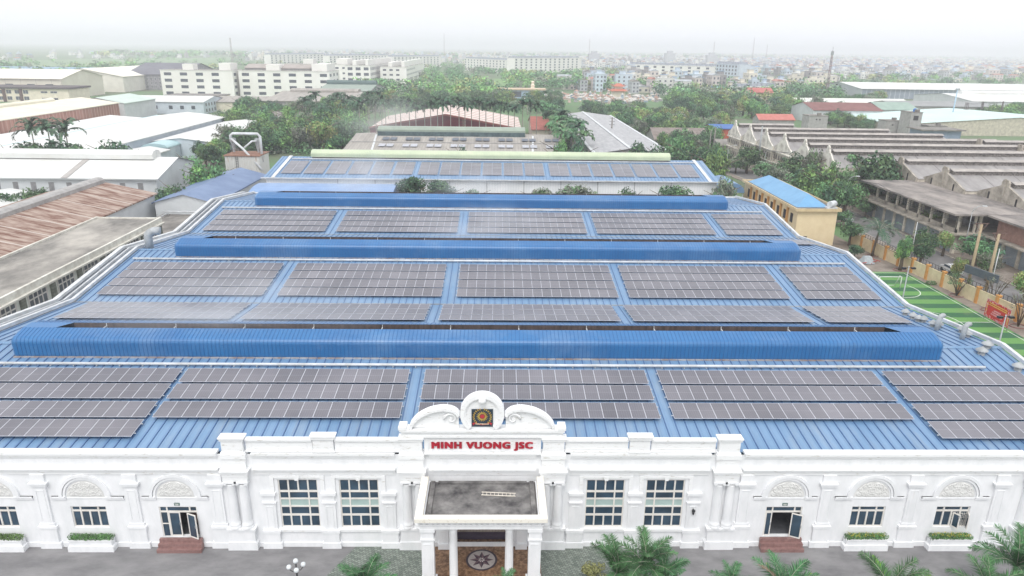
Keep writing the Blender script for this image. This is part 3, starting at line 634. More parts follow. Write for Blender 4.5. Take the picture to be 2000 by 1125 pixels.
for k in range(8):
    a=math.pi*k/4+.2; m.face([(.04*math.cos(a),.04*math.sin(a),.008),(.26*math.cos(a),.26*math.sin(a),.008),(.2*math.cos(a+.35),.2*math.sin(a+.35),.008)])
m.build('star_centre',M_frame,md)
# lamp post with globes
p=onX(578,1103,-13.1); lp=G(578,1103,4.2)
L=empty('globe_street_lamp',(lp.x,lp.y,0),'dark post lamp with a cluster of clear globes on the asphalt','street lamp'); m=MB(); m.tube([(0,0,0),(0,0,3.9)],.06,8); m.tube([(0,0,3.9),(0,0,4.35)],.04,8)
for a in range(4): m.tube([(0,0,3.8),(.25*math.cos(a*1.57+.3),.25*math.sin(a*1.57+.3),3.72),(.45*math.cos(a*1.57+.3),.45*math.sin(a*1.57+.3),3.95)],.025,6)
m.build('pole',M_blk,L)
gl=mat('lamp_globe',(226,230,232),(200,206,210),4,.15)
def sphere(m,c,r,n=12,k=8,mi=0,sx=1,sy=1,sz=1):
    i0=len(m.v)
    for j in range(k+1):
        t=math.pi*j/k
        for i in range(n): a=2*math.pi*i/n; m.v.append((c[0]+sx*r*math.sin(t)*math.cos(a),c[1]+sy*r*math.sin(t)*math.sin(a),c[2]-sz*r*math.cos(t)))
    for j in range(k):
        for i in range(n): m.f.append((i0+j*n+i,i0+j*n+(i+1)%n,i0+(j+1)*n+(i+1)%n,i0+(j+1)*n+i)); m.m.append(mi); m.sm.append(True)
for a in range(5):
    m=MB(); c=(0,0,4.5) if a==4 else (.45*math.cos(a*1.57+.3),.45*math.sin(a*1.57+.3),4.12); sphere(m,c,.17); m.build('globe',gl,L)
# ------------------------------------------------------------------ solar arrays
pv=bpy.data.materials.new('solar_cells'); pv.use_nodes=True; n=pv.node_tree.nodes; l=pv.node_tree.links; b=n['Principled BSDF']
tc=n.new('ShaderNodeTexCoord'); 
no=n.new('ShaderNodeTexNoise'); no.inputs['Scale'].default_value=.12; no.inputs['Detail'].default_value=3; gm=n.new('ShaderNodeNewGeometry'); l.new(gm.outputs['Position'],no.inputs['Vector'])
rp=n.new('ShaderNodeValToRGB'); rp.color_ramp.elements[0].position=.35; rp.color_ramp.elements[1].position=.7; rp.color_ramp.elements[0].color=(*lin((96,95,103)),1); rp.color_ramp.elements[1].color=(*lin((117,115,122)),1); l.new(no.outputs['Fac'],rp.inputs[0])
sp=n.new('ShaderNodeSeparateXYZ'); l.new(tc.outputs['Object'],sp.inputs[0])
def lines(ax,per,wd,off=0.):
    a=n.new('ShaderNodeMath'); a.operation='MULTIPLY_ADD'; a.inputs[1].default_value=1/per; a.inputs[2].default_value=off; l.new(sp.outputs[ax],a.inputs[0]); f=n.new('ShaderNodeMath'); f.operation='FRACT'; l.new(a.outputs[0],f.inputs[0]); c=n.new('ShaderNodeMath'); c.operation='LESS_THAN'; c.inputs[1].default_value=wd; l.new(f.outputs[0],c.inputs[0]); return c.outputs[0]
ad=n.new('ShaderNodeMath'); ad.operation='MAXIMUM'; l.new(lines(0,1.09/6,.08),ad.inputs[0]); l.new(lines(1,2.08/24,.05),ad.inputs[1])
sc_=n.new('ShaderNodeMath'); sc_.operation='MULTIPLY'; sc_.inputs[1].default_value=.22; l.new(ad.outputs[0],sc_.inputs[0])
mid=n.new('ShaderNodeMath'); mid.operation='COMPARE'; mid.inputs[1].default_value=0; mid.inputs[2].default_value=.012; l.new(sp.outputs[1],mid.inputs[0]); m2=n.new('ShaderNodeMath'); m2.operation='MULTIPLY'; m2.inputs[1].default_value=.45; l.new(mid.outputs[0],m2.inputs[0])
m3=n.new('ShaderNodeMath'); m3.operation='MAXIMUM'; l.new(sc_.outputs[0],m3.inputs[0]); l.new(m2.outputs[0],m3.inputs[1])
mx=n.new('ShaderNodeMix'); mx.data_type='RGBA'; l.new(m3.outputs[0],mx.inputs[0]); l.new(rp.outputs[0],mx.inputs[6]); mx.inputs[7].default_value=(*lin((190,190,196)),1)
hv=n.new('ShaderNodeHueSaturation'); oi=n.new('ShaderNodeObjectInfo'); mr=n.new('ShaderNodeMapRange'); mr.inputs['To Min'].default_value=.86; mr.inputs['To Max'].default_value=1.1; l.new(oi.outputs['Random'],mr.inputs[0]); l.new(mr.outputs[0],hv.inputs['Value']); l.new(mx.outputs[2],hv.inputs['Color']); l.new(hv.outputs[0],b.inputs['Base Color']); b.inputs['Roughness'].default_value=.28; b.inputs['Specular IOR Level'].default_value=.5
M_pvf=mat('panel_frame',(204,206,214),(190,192,200),2,.45)
def panel_mesh():
    m=MB(); w_,l_,t=1.12,2.16,.035; f=.022
    m.box(-w_/2,w_/2,-l_/2,l_/2,-t,-.004,1,skip='b')
    for q in ((-w_/2,w_/2,-l_/2,-l_/2+f),(-w_/2,w_/2,l_/2-f,l_/2),(-w_/2,-w_/2+f,-l_/2+f,l_/2-f),(w_/2-f,w_/2,-l_/2+f,l_/2-f)): m.box(q[0],q[1],q[2],q[3],-.0035,.004,1,skip='b')
    m.face([(-w_/2+f,-l_/2+f,0),(w_/2-f,-l_/2+f,0),(w_/2-f,l_/2-f,0),(-w_/2+f,l_/2-f,0)],0)
    return m.mesh('solar_panel',[pv,M_pvf])
PVM=panel_mesh()
ORD=['leftmost','second from the left','middle','fourth from the left','rightmost']
def array(xa,nx,ystarts,ya,za,yb,zb,label,group,portrait=True,lift=.29,z0=None):
    sl_=(zb-za)/(yb-ya); ang=math.atan(sl_); ca=math.cos(ang)
    A=empty('solar_array',(xa,ystarts[0],za+sl_*(ystarts[0]-ya)),label,'solar array',group)
    rails=MB(); W=1.134 if portrait else 2.2; Lh=2.12 if portrait else 1.134
    for ys in ystarts:
        for fr in (.22,.78):
            y=ys+Lh*fr*ca; rails.beam((-.12,y-ystarts[0],sl_*(y-ystarts[0])+lift-.08),(nx*W+.12,y-ystarts[0],sl_*(y-ystarts[0])+lift-.08),.05,.06)
        for i in range(nx):
            y=ys+Lh/2*ca-ystarts[0]
            link('solar_panel',PVM,A,(xa*0+(i+.5)*W,y,sl_*y+lift),(ang,0,0) if portrait else (ang,0,0),(1,1,1)) if portrait else link('solar_panel',PVM,A,((i+.5)*W,y,sl_*y+lift),(ang,0,0)).__setattr__('rotation_euler',(Matrix.Rotation(ang,4,'X')@Matrix.Rotation(math.pi/2,4,'Z')).to_euler())
    rails.build('mounting_rail',M_alu,A)
BX=[(-46.6,17),(-26.85,17),(-6.2,17),(14.15,17),(34.3,10)]
for i,(x,nx) in enumerate(BX):
    ys=[1.8,4.25,6.85,9.3] if i in (0,4) else [4.25,6.85,9.3]
    if i==4: nx=11
    array(x,nx,ys,YV[0],ZV,YR[0],ZR,'%s solar array on the front roof slope right behind the white facade'%ORD[i],'solar arrays on the front slope')
for i,(x,nx) in enumerate([(-46.2,16),(-26.9,17),(-6.1,17),(14.6,17),(35.4,8)]):
    array(x,nx,[24.5,26.9,29.3],YR[0],ZR,YV[1],ZV,'%s solar array on the slope falling away behind the nearest ridge ventilator'%ORD[i],'solar arrays behind the first ventilator')
for i,(x,nx) in enumerate([(-46.9,17),(-25.85,17),(-4.75,17),(15.85,17),(37.1,8)]):
    array(x,nx,[34.1,36.55,39.0,41.45],YV[1],ZV,YR[1],ZR,'%s solar array on the middle roof slope below the second ventilator'%ORD[i],'solar arrays on the middle slope')
array(43.,4,[56.5,59.],YR[1],ZR,YV[2],ZV,'small solar array showing right of the second ventilator near the roof edge','solar array by the edge')
for i,(x,nx) in enumerate([(-46.8,17),(-25.7,17),(-4.8,17),(16.1,17),(37.1,8)]):
    array(x,nx,[65.4,67.95,70.5,73.1],YV[2],ZV,YR[2],ZR,'%s solar array on the third roof slope below the farthest ventilator'%ORD[i],'solar arrays on the third slope')
# ------------------------------------------------------------------ rear hall of the same works
M_pale=mat('pale_sheet_clad',(240,242,244),(226,230,232),.3,.5,stripes=(0,.6,.1,(196,202,208),.5))
M_grn=mat('pale_green_vent',(196,206,176),(180,192,164),.3,.5,stripes=(0,.4,.15,(172,184,156),.5))
rh=empty('rear_hall',(0,115,0),'white-walled hall behind the factory with small solar arrays and a pale green ridge ventilator','factory hall')
def B(mb,name,mt,par,rc_=False):
    o=mb.build(name,mt,par,rc_); o.matrix_parent_inverse=Matrix.Translation(par.location).inverted() if par.rotation_euler.z==0 else par.matrix_basis.inverted(); return o
m=MB(); m.box(-52,50,115.3,147,0,8.0); B(m,'wall',M_pale,rh)
m=MB(); m.face([(-52.6,114.8,8),(50.6,114.8,8),(50.6,131,10.5),(-52.6,131,10.5)]); m.face([(-52.6,131,10.5),(50.6,131,10.5),(50.6,147.5,8),(-52.6,147.5,8)])
for x in np.arange(-52,50.4,.8): m.beam((x,114.85,8.03),(x,131,10.53),.06,.06,1)
B(m,'roof',[M_roofblue,M_rib],rh)
for x in (-52,50): 
    m=MB(); m.ext([(115.3,8),(147,8),(131,10.45)],'x',x-.1,x+.1); B(m,'gable_wall',M_pale,rh,True)
    m=MB(); m.beam((x+(1.6 if x<0 else -1.6),114.8,8.12),(x+(1.6 if x<0 else -1.6),131,10.64),.8,.12); B(m,'edge_strip',M_alu,rh)
m=MB(); m.tube([(-49.5,128.2,10.35),(48,128.2,10.35)],.16,6); B(m,'roof_pipe',M_alu,rh)
m=MB(); m.box(-53,51,114.55,114.8,7.9,8.12); B(m,'gutter',M_alu,rh)
m=MB(); m.ext([(129.6,10.6)]+[(131.4-1.8*math.cos(t),11.3+.9*math.sin(t)) for t in np.linspace(0,math.pi,11)]+[(133.2,10.6)],'x',-45.3,42.4)
x=-45
while x<42: m.beam((x,129.57,10.6),(x,129.57,11.35),.05,.05); x+=.8
B(m,'ridge_ventilator',M_grn,rh,True)
m=MB(); m.box(-45,42,129.65,129.9,10.35,10.7); B(m,'painted_vent_shadow',M_inner,rh)  # solid dark strip put in as the shadow under the ventilator
for x in np.arange(-36,46,8.4):
    m=MB(); m.tube([(x,115.15,0),(x,115.15,7.9)],.08,6); B(m,'downpipe',M_galv,rh)
k=0
ORDN='first second third fourth fifth sixth'.split()+['last']
for gi,(st,nn,pit) in enumerate( ((-49.4,6,5.08),(-18.2,6,4.92),(12.2,7,5.02))):
    for i in range(nn):
        k+=1; array(st+i*pit,2,[117.7+1.15*j for j in range(8)],115,8.03,131,10.53,'%s small solar array in the %s cluster on the rear hall, counted from the left'%(ORDN[i],('left','middle','right')[gi]),'small solar arrays on the rear hall',False,.2)
# small blue barrel roof between halls, and barrel at right end
def barrel(name,x0,x1,y0,y1,z,h,mt,label,cat,along='x',wall=None):
    o=empty(name,((x0+x1)/2,(y0+y1)/2,0),label,cat); m=MB(); N=12
    if along=='x': pts=[((y0+y1)/2-(y1-y0)/2*math.cos(t),z+h*math.sin(t)) for t in np.linspace(0,math.pi,N)]
    else: pts=[((x0+x1)/2-(x1-x0)/2*math.cos(t),z+h*math.sin(t)) for t in np.linspace(0,math.pi,N)]
    m.ext(pts,'x' if along=='x' else 'y',x0 if along=='x' else y0,x1 if along=='x' else y1)
    B(m,'roof',mt,o,True); m=MB(); 
    if wall: m.box(x0+.3,x1-.3,y0+.3,y1-.3,0,z); B(m,'wall',wall,o)
    else:
        for x in np.linspace(x0+.3,x1-.3,5 if x1-x0>8 else 2):
            for y in (y0+.3,y1-.3): m.tube([(x,y,0),(x,y,z)],.1,6)
        B(m,'post',M_galv,o)
    return o
barrel('link_shed',-51,-21.5,98.5,112,6.4,1.9,mat('dull_blue_roof',(132,160,198),(116,144,184),.3,.45,stripes=(0,.5,.1,(96,124,166),.4)),'dull blue curved roof between the factory and the rear hall','shed',wall=M_pale)
barrel('loading_canopy',51.2,56.5,115,126,5.6,2.2,M_roofblue,'bright blue curved canopy at the right end of the rear hall','canopy','y')
# ------------------------------------------------------------------ generic sheds
def shed(name,x0,x1,y0,y1,ze,zr,ridge,roofm,wallm,label,cat,monitor=None,over=.5,monm=None,ribs=None,group=None,ridgeoff=.5,rz=0):
    cx,cy=(x0+x1)/2,(y0+y1)/2
    o=empty(name,(cx,cy,0),label,cat,group,rz); a,b,c,d=x0-cx,x1-cx,y0-cy,y1-cy
    def put(m,n_,mt,rc_=False): return m.build(n_,mt,o,rc_)
    m=MB(); m.box(a,b,c,d,0,ze-.02)
    if ridge=='y':
        r=a+(b-a)*ridgeoff; sz=ze-.02+.001
        for y in (c,d-.15): m.ext([(a,sz),(b,sz),(r,zr-.12)],'y',y,y+.15)
    elif ridge=='x':
        r=c+(d-c)*ridgeoff
        for x in (a,b-.15): m.ext([(c,ze-.02),(d,ze-.02),(r,zr-.12)],'x',x,x+.15)
    put(m,'wall',wallm,True)
    m=MB(); O=over; k=(zr-ze)
    if ridge=='y':
        dz=k*O/(r-a); m.face([(a-O,c-O,ze-dz),(r,c-O,zr),(r,d+O,zr),(a-O,d+O,ze-dz)]); dz=k*O/(b-r); m.face([(r,c-O,zr),(b+O,c-O,ze-dz),(b+O,d+O,ze-dz),(r,d+O,zr)])
        m.box(a-O-.06,a-O,c-O,d+O,ze-.35,ze-.08); m.box(b+O,b+O+.06,c-O,d+O,ze-.35,ze-.08)
    elif ridge=='x':
        dz=k*O/(r-c); m.face([(a-O,c-O,ze-dz),(b+O,c-O,ze-dz),(b+O,r,zr),(a-O,r,zr)]); dz=k*O/(d-r); m.face([(a-O,r,zr),(b+O,r,zr),(b+O,d+O,ze-dz),(a-O,d+O,ze-dz)])
        m.box(a-O,b+O,c-O-.06,c-O,ze-.35,ze-.08)
    else:
        m.box(a-O,b+O,c-O,d+O,ze,zr)
    put(m,'roof',roofm)
    if monitor:
        s0,s1,hw,h=monitor; mm=monm or roofm; m=MB()
        if ridge=='y': m.ext([(r-hw,zr-.3),(r-hw,zr+h*.5),(r-hw*.6,zr+h*.9),(r,zr+h),(r+hw*.6,zr+h*.9),(r+hw,zr+h*.5),(r+hw,zr-.3)],'y',c+(d-c)*s0,c+(d-c)*s1)
        else: m.ext([(r-hw,zr-.3),(r-hw,zr+h*.5),(r-hw*.6,zr+h*.9),(r,zr+h),(r+hw*.6,zr+h*.9),(r+hw,zr+h*.5),(r+hw,zr-.3)],'x',a+(b-a)*s0,a+(b-a)*s1)
        put(m,'ridge_monitor',mm,True)
    return o
def add_windows(o,face,items,mt=None,frame=True,name='window',thick=1.):
    """items: (u0,u1,z0,z1) in the shed's local frame on face 'f'(-y) 'r'(+x) 'l'(-x) at coordinate c"""
    fc,c=face; cache={}
    for (u0,u1,z0,z1) in items:
        key=(round(u1-u0,2),round(z1-z0,2))
        if key not in cache:
            w_,h_=key; m=MB()
            if fc=='f': m.box(0,w_,-.03,0,0,h_,0); 
            else: m.box(0,.03,0,w_,0,h_,0)
            if frame:
                t=(.09 if w_<4 else .12)*thick; h2=.04*thick
                if fc=='f':
                    for q in ((-t,w_+t,-t,0),(-t,w_+t,h_,h_+t)): m.box(q[0],q[1],-.08,0,q[2],q[3],1)
                    for q in ((-t,0),(w_,w_+t),(w_/2-.04,w_/2+.04)): m.box(q[0],q[1],-.075,0,0,h_,1)
                else:
                    for q in ((-t,w_+t,-t,0),(-t,w_+t,h_,h_+t)): m.box(0,.08,q[0],q[1],q[2],q[3],1)
                    for q in ((-t,0),(w_,w_+t))+tuple((w_*k/(4 if thick>1 else 3)-h2,w_*k/(4 if thick>1 else 3)+h2) for k in range(1,4 if thick>1 else 3)): m.box(0,.075,q[0],q[1],0,h_,1)
                    if thick>1: m.box(0,.07,0,w_,h_*.72-h2,h_*.72+h2,1)
            cache[key]=m.mesh(name,[mt or M_win,M_frame])
        if fc=='f': link(name,cache[key],o,(u0,c,z0))
        else: link(name,cache[key],o,(c,u0,z0))
M_wroof=mat('white_sheet_roof',(220,222,220),(202,203,200),.06,.55,detail=8,stretch=(1,.3,1),stripes=(1,6.1,.03,(166,172,174),.7)); weather(M_wroof,(196,190,178),.08,(1,.3,1),.5,.7,.5)
M_wwall=mat('white_sheet_wall',(214,218,220),(198,202,204),.2,.7)
M_rust=mat('rusty_sheet_roof',(172,154,142),(112,78,64),.5,.85,stretch=(.5,2.2,1),detail=10,lo=.38,hi=.6,stripes=(1,6.3,.05,(196,188,180),.85))
M_asb=mat('asbestos_roof',(164,161,160),(136,133,132),.4,.9,stretch=(1,.25,1),detail=7,stripes=(0,7.3,.035,(96,92,92),.6)); M_asb2=mat('brown_cement_roof',(172,167,160),(146,142,136),.3,.9,stretch=(2,.3,1),detail=7,stripes=(0,.9,.15,(120,110,104),.4))
M_w2_=mat('off_white_wall',(232,228,218),(218,214,204),.2,.75)
M_cream=mat('cream_wall',(232,222,204),(216,206,188),.4,.8); M_ygrn=mat('pale_greenish_wall',(240,243,236),(228,232,222),.5,.85)
M_bw=mat('bluish_white_wall',(206,216,224),(190,200,210),.3,.7)
M_concgrey=mat('grey_render',(176,174,172),(150,148,146),.8,.9,detail=8)
# --- left side, near
o=shed('office_block',-67.9,-57.6,18,74.5,7.6,7.95,'',mat('stained_block_roof',(176,171,163),(102,100,97),.1,.95,detail=12,stretch=(1.6,1,1),lo=.36,hi=.66,bump=.1),M_ygrn,'two-storey block with stained flat concrete roof and framed windows left of the factory','building',over=0)
m=MB(); m.box(-5.5,5.5,-28.6,-28.3,7.6,8.3); m.box(5.2,5.55,-28.3,28.3,7.4,8.25); m.box(-5.5,-5.2,-28.3,28.3,7.6,8.25); m.box(-5.2,5.2,28.0,28.3,7.6,8.2); m.box(5.151,6.0,-28.4,28.35,7.15,7.4); m.build('roof_parapet',mat('parapet_cream',(222,221,212),(194,190,180),.8,.85),o)
its=[];
for y in np.arange(-25,28,6.2): its.append((y-1.75,y+1.75,4.3,6.8)); its.append((y-1.5,y+1.5,.9,2.9))
add_windows(o,('r',5.16),its,mat('office_window_glass',(112,120,126),(84,92,98),.5,.4),thick=2.3)
for y in np.arange(-28.1,28.3,6.2):
  m=MB(); m.box(5.15,5.45,y-.45,y+.45,0,7.15); m.build('stone_pilaster',mat('grey_stone_pilaster',(146,150,138),(116,120,110),1.4,.9,stripes=(2,.4,.2,(100,104,96),.6)),o)
o=shed('rusty_shed',-92.5,-70.8,30,101.5,7.0,9.3,'y',M_rust,M_wwall,'long shed with rust-streaked brown roof and grey ridge vent on the left','shed',(.0,1.,1.2,.9),monm=M_concgrey,over=.4)
o=shed('white_warehouse',-175,-75.5,113,136,8,11,'x',M_wroof,M_wwall,'white warehouse with long ridge vent behind the rusty shed','warehouse',(.0,.955,2.2,1.6),over=.6)
its=[(x,x+1.15,1.2,6.9) for x in np.arange(-48,49,3.9)]; add_windows(o,('f',-11.53),its,mat('translucent_strip',(150,150,150),(128,128,130),1,.6),False,'window')
m=MB()
for x in (-36,-14,8,30): m.beam((x-.1,-12,7.98),(x-.1,-.2,11.03),1.4,.04)
m.build('skylight_strip',mat('skylight_grey',(176,172,168),(160,156,152),1,.6),o)
o=shed('blue_roof_shed',-69.1,-57.2,97.5,131,6,7.6,'y',mat('faded_blue_roof',(116,136,168),(98,118,152),.2,.5,stripes=(1,.8,.08,(96,120,160),.4)),M_wwall,'narrow white shed with dull blue gable roof beside the left edge of the factory','shed',over=.4)
o=shed('low_shed',-113,-99,96,110,5,6,'y',M_wroof,M_wwall,'low white roofed lean-to at the left edge beside the dark bushes','shed')
# concrete yard block and pipes beside factory
o=shed('concrete_annex',-67,-54,76,96,3.5,3.8,'',M_conc,M_concgrey,'low grey concrete annex beside the left roof gutter','building',over=.2)
m=MB(); 
for a,b in (((-5,-9,4.0),(6,-9,4.0)),((-5,8.5,4.3),(-5,-9,4.3)),((-6,9,4.6),(6,9,4.6))): m.tube([a,b],.14,6)
for x in (-5,0,5): m.tube([(x,9,3.8),(x,9,4.8)],.07,5)
m.build('pipework',M_alu,o)
# filter plant
tk=empty('dust_filter_plant',(-66,145,0),'rust-stained white corrugated tank with ladder, cyclones and silver overhead pipes','filter plant')
m=MB(); m.box(-4.4,4.4,-4,4,0,8.9)
x=-4.2
while x<4.3: m.box(x,x+.25,-4.12,-4.0,.2,9.1); x+=.62
m.build('tank',mat('stained_white_tank',(206,206,202),(170,140,116),.5,.8,stretch=(3,1,.4),lo=.3,hi=.42),tk)
m=MB(); m.box(-4.7,4.7,-4.3,4.3,8.9,9.1); m.build('rusty_deck',mat('rusty_deck',(150,116,98),(120,84,66),1,.9),tk)
for x in (-3.2,3.1):
    m=MB(); m.lathe(x,0,[(.25,9.4),(.3,10),(.75,12.2),(.75,12.9),(.25,13.1)],12); m.build('cyclone',M_galv,tk)
m=MB(); m.tube([(-3.4,-1,12.2),(-3.4,-1,13.8),(-2.8,-1,14.3),(3.6,-1,14.3),(4.2,-1,13.6),(4.2,-1,7)],.36,10); m.tube([(-3.2,-1.2,13),(0,-2.5,10.6),(5.2,-4.6,5.4)],.3,10); m.tube([(.2,-2.2,10.8),(2.,-1,12.4),(3.2,-1,12.4)],.25,8); m.build('overhead_pipe',M_alu,tk)
m=MB(); m.beam((-1.6,-4.2,2),(-1.6,-4.2,9.2),.06,.06); m.beam((-1.,-4.2,2),(-1.,-4.2,9.2),.06,.06)
for k in range(16): m.beam((-1.6,-4.2,2.2+.45*k),(-1,-4.2,2.2+.45*k),.06,.06)
m.build('ladder',M_blk,tk)
# --- left, far sheds
def P4(px,py,z): q=G(px,py,z); return q.x,q.y
shed('white_long_shed',-145,-116,149,268,7,8.6,'y',M_wroof,M_bw,'long white roof nearest the palms with pale blue gutter on its left','shed',over=.8,ridgeoff=.45)
shed('white_long_shed',-176.5,-146.5,158,276,4.6,6.2,'y',M_wroof,M_bw,'long white roof between the rust-walled shed and the pale blue gutter','shed',over=.8,ridgeoff=.25)
m=MB(); m.box(-147.4,-145.6,155,274,6.2,6.75); setp(m.build('roof_gutter_channel',mat('pale_aqua_gutter',(160,200,204),(150,190,196),.4,.5)),'pale blue gutter channel between two long white roofs','gutter')
shed('white_low_shed',-114,-96,196,262,5.5,6.6,'y',M_wroof,M_bw,'lower white roof right of the long white sheds beside the lane','shed')
shed('white_low_shed',-116,-104,158,184,4.5,5.4,'y',M_wroof,M_bw,'small white roof behind the dark tree near the palms','shed')
barrel('barrel_shed',-113.5,-105,186,196,4.6,1.4,mat('aqua_roof',(176,204,208),(160,190,194),.4,.5),'pale aqua barrel roofed hut beside the long white sheds','shed','y',M_bw)
shed('rust_walled_shed',-214,-179.5,190,306,9.2,11.5,'y',mat('cream_sheet_roof',(228,224,206),(214,208,188),.1,.6),mat('rusty_wall_sheets',(190,142,126),(138,92,82),.5,.9,stretch=(2.5,2.5,.15),detail=6,stripes=(1,2.4,.3,(196,164,146),.55)),'cream roofed shed with rust-red corrugated long wall','shed',(.3,.8,1.6,1.2))
shed('pale_green_shed',-206,-180,312,345,8.5,11,'y',mat('pale_green_sheet',(196,210,200),(184,198,190),.2,.6),M_wwall,'pale green roofed open shed beyond the rust-walled shed','shed')
o=shed('bluish_office',-203,-158,352,384,6.5,8.6,'x',M_wroof,M_bw,'pale blue-white building with small dark windows beyond the white sheds','building')
add_windows(o,('f',-16.03),[(x,x+2,2.6,4.4) for x in (-20,-15,-10,-4,4,10,16)],None,False); add_windows(o,('r',22.53),[(y,y+1.6,z,z+1.6) for z in (1,4) for y in (-13,-9,-5,-1,3,7,11)],None,False)
o=shed('beige_office',-330,-268,421,445,8,9,'',mat('dark_brown_roof',(96,88,90),(80,74,76),.3,.8),M_cream,'beige office with dark brown roof edge and brown window bays at the left edge','office',over=1)
add_windows(o,('f',-12.03),[(x,x+3,z,z+2.1) for z in (1.2,5) for x in np.arange(-28,8,5.2)]+[(14,18,5.5,6.6),(20,24,5.5,6.6),(14,24,1.2,2.6)])
m=MB()
for x in np.arange(-29.5,10,10.4): m.box(x-.9,x+.9,-12.6,-12,0,8)
m.build('brown_pilaster',mat('brown_paint',(104,84,80),(90,72,68),1,.8),o)
o=shed('cream_warehouse',-420,-287,448,500,13,18,'x',mat('cream_white_roof',(232,228,214),(220,216,202),.03,.6),mat('cream_sheet_wall2',(224,220,204),(212,206,190),.1,.7,stripes=(0,10,.03,(170,166,156),.6)),'huge cream warehouse with low gable roof at the far left','warehouse',over=1)
add_windows(o,('f',-26.03),[(x,x+5,8,9.4) for x in (16,30,44,56)],None,False)
shed('cream_warehouse',-345,-285,525,640,11.5,17,'y',mat('cream_white_roof',(230,226,212)),M_w2_,'cream gabled warehouse rising behind the huge one at the far left','warehouse',over=1)
o=shed('dark_roof_building',-300,-255,560,640,12,20,'x',mat('slate_dark_roof',(112,112,120),(98,98,106),.1,.7),mat('grey_patchy_wall',(164,162,166),(130,128,136),.6,.9),'weathered building with dark slate-grey roof left of the white blocks','building',over=1)
add_windows(o,('f',-40.03),[(x,x+1.4,z,z+1.8) for z in (1.5,4.5,7.5) for x in np.arange(-20,20,3.4)],None,True)
shed('aqua_roof_hall',-560,-330,720,750,9,11,'x',mat('dusty_blue_roof',(130,160,180),(120,150,170),.1,.6),mat('sky_blue_wall',(190,210,224),(180,200,214),.1,.7),'long low hall with blue-grey roof at the far left edge','hall')
o=shed('small_cream_block',-197,-165,395,412,6.5,7,'',M_conc,M_cream,'low cream block with wide windows in front of the tall white factory','building',over=.4)
add_windows(o,('f',-8.53),[(x,x+3.2,3,4.8) for x in (-14,-8.5,-3,2.5,9)],None,False)
shed('brown_roof_shed',-160,-128,370,400,5.4,7.6,'x',M_asb2,M_cream,'small building with brown cement roof below the tall white factory','shed')
o=shed('brown_roof_hall',-128,-78,360,440,7,10,'x',M_asb2,M_concgrey,'wide low brown-grey roofs beyond the green canopy trees','hall',(.1,.9,5,1.6))
o=shed('brown_roof_hall',-118,-84,442,500,8,11,'x',mat('grey_green_roof',(148,160,150),(136,148,138),.2,.8),M_concgrey,'grey-green roof with long dark vent in front of the white factory','hall',(.0,1.,3,2.4),monm=mat('dark_green_vent',(90,110,108),(80,98,96),.3,.8))
# multi-storey white factories
def block(x0,x1,y0,y1,floors,fh,label,wall=M_wwall,wx=5.5,ww=2.4,wh=1.4,group=None,rz=0,side='r',penth=True,z0=1.2,name='factory_block',cat='factory block'):
    H=floors*fh+1; cx,cy=(x0+x1)/2,(y0+y1)/2; o=empty(name,(cx,cy,0),label,cat,group,rz); a,b,c,d=x0-cx,x1-cx,y0-cy,y1-cy
    m=MB(); m.box(a,b,c,d,0,H); m.build('wall',wall,o)
    m=MB(); m.box(a-.3,b+.3,c-.3,d+.3,H,H+.25); m.box(a+.2,b-.2,c+.2,d-.2,H+.25,H+.3,1); m.build('roof',[wall,M_conc],o)
    if penth:
        m=MB(); m.box(a+(b-a)*.3,a+(b-a)*.45,c+2,c+(d-c)*.5,H+.3,H+4.2); m.box(b-(b-a)*.2,b-2,c+3,d-3,H+.3,H+5); m.build('roof_house',wall,o)
    its=[(x,x+ww,z0+f*fh+.6,z0+f*fh+.6+wh) for f in range(floors) for x in np.arange(a+2.5,b-ww-1,wx)]
    add_windows(o,('f',c-.03),its[:90],None,False)
    its=[(y,y+ww,z0+f*fh+.6,z0+f*fh+.6+wh) for f in range(floors) for y in np.arange(c+2.5,d-ww-1,wx)]
    if side=='r': add_windows(o,('r',b+.0),its[:90],None,False)
    else: add_windows(o,('r',a-.03),its[:90],None,False)
    return o
M_w2=mat('cream_white_paint',(240,239,234),(230,228,222),.05,.75)
block(-236,-186,480,500,4,4.3,'tall cream-white factory block with three window rows, left of the pair',M_w2,11,5,2)
block(-184,-120+.0,486,520,4,4.3,'tall cream-white factory block with grey roof shelter, right of the pair',M_w2,11,5,2)
shed('roof_shelter',-181,-135,492,512,20.2,22.6,'x',mat('brownish_tin',(170,162,156),(150,142,136),.1,.8),M_concgrey,'brownish tin shelter standing on the cream-white factory roof','shelter')
block(-196,-136,640,672,4,4.6,'white factory block with two dark loading openings, centre of the far row',M_w2,6.4,3,1.6)
block(-134,-112,610,760,4,4.6,'white factory wing running away from the viewer with balconies',M_w2,7,4.2,2.4)
block(-108,-84,640,800,4,4.2,'rightmost white factory wing of the far row beside the road',M_w2,6,3,1.6)
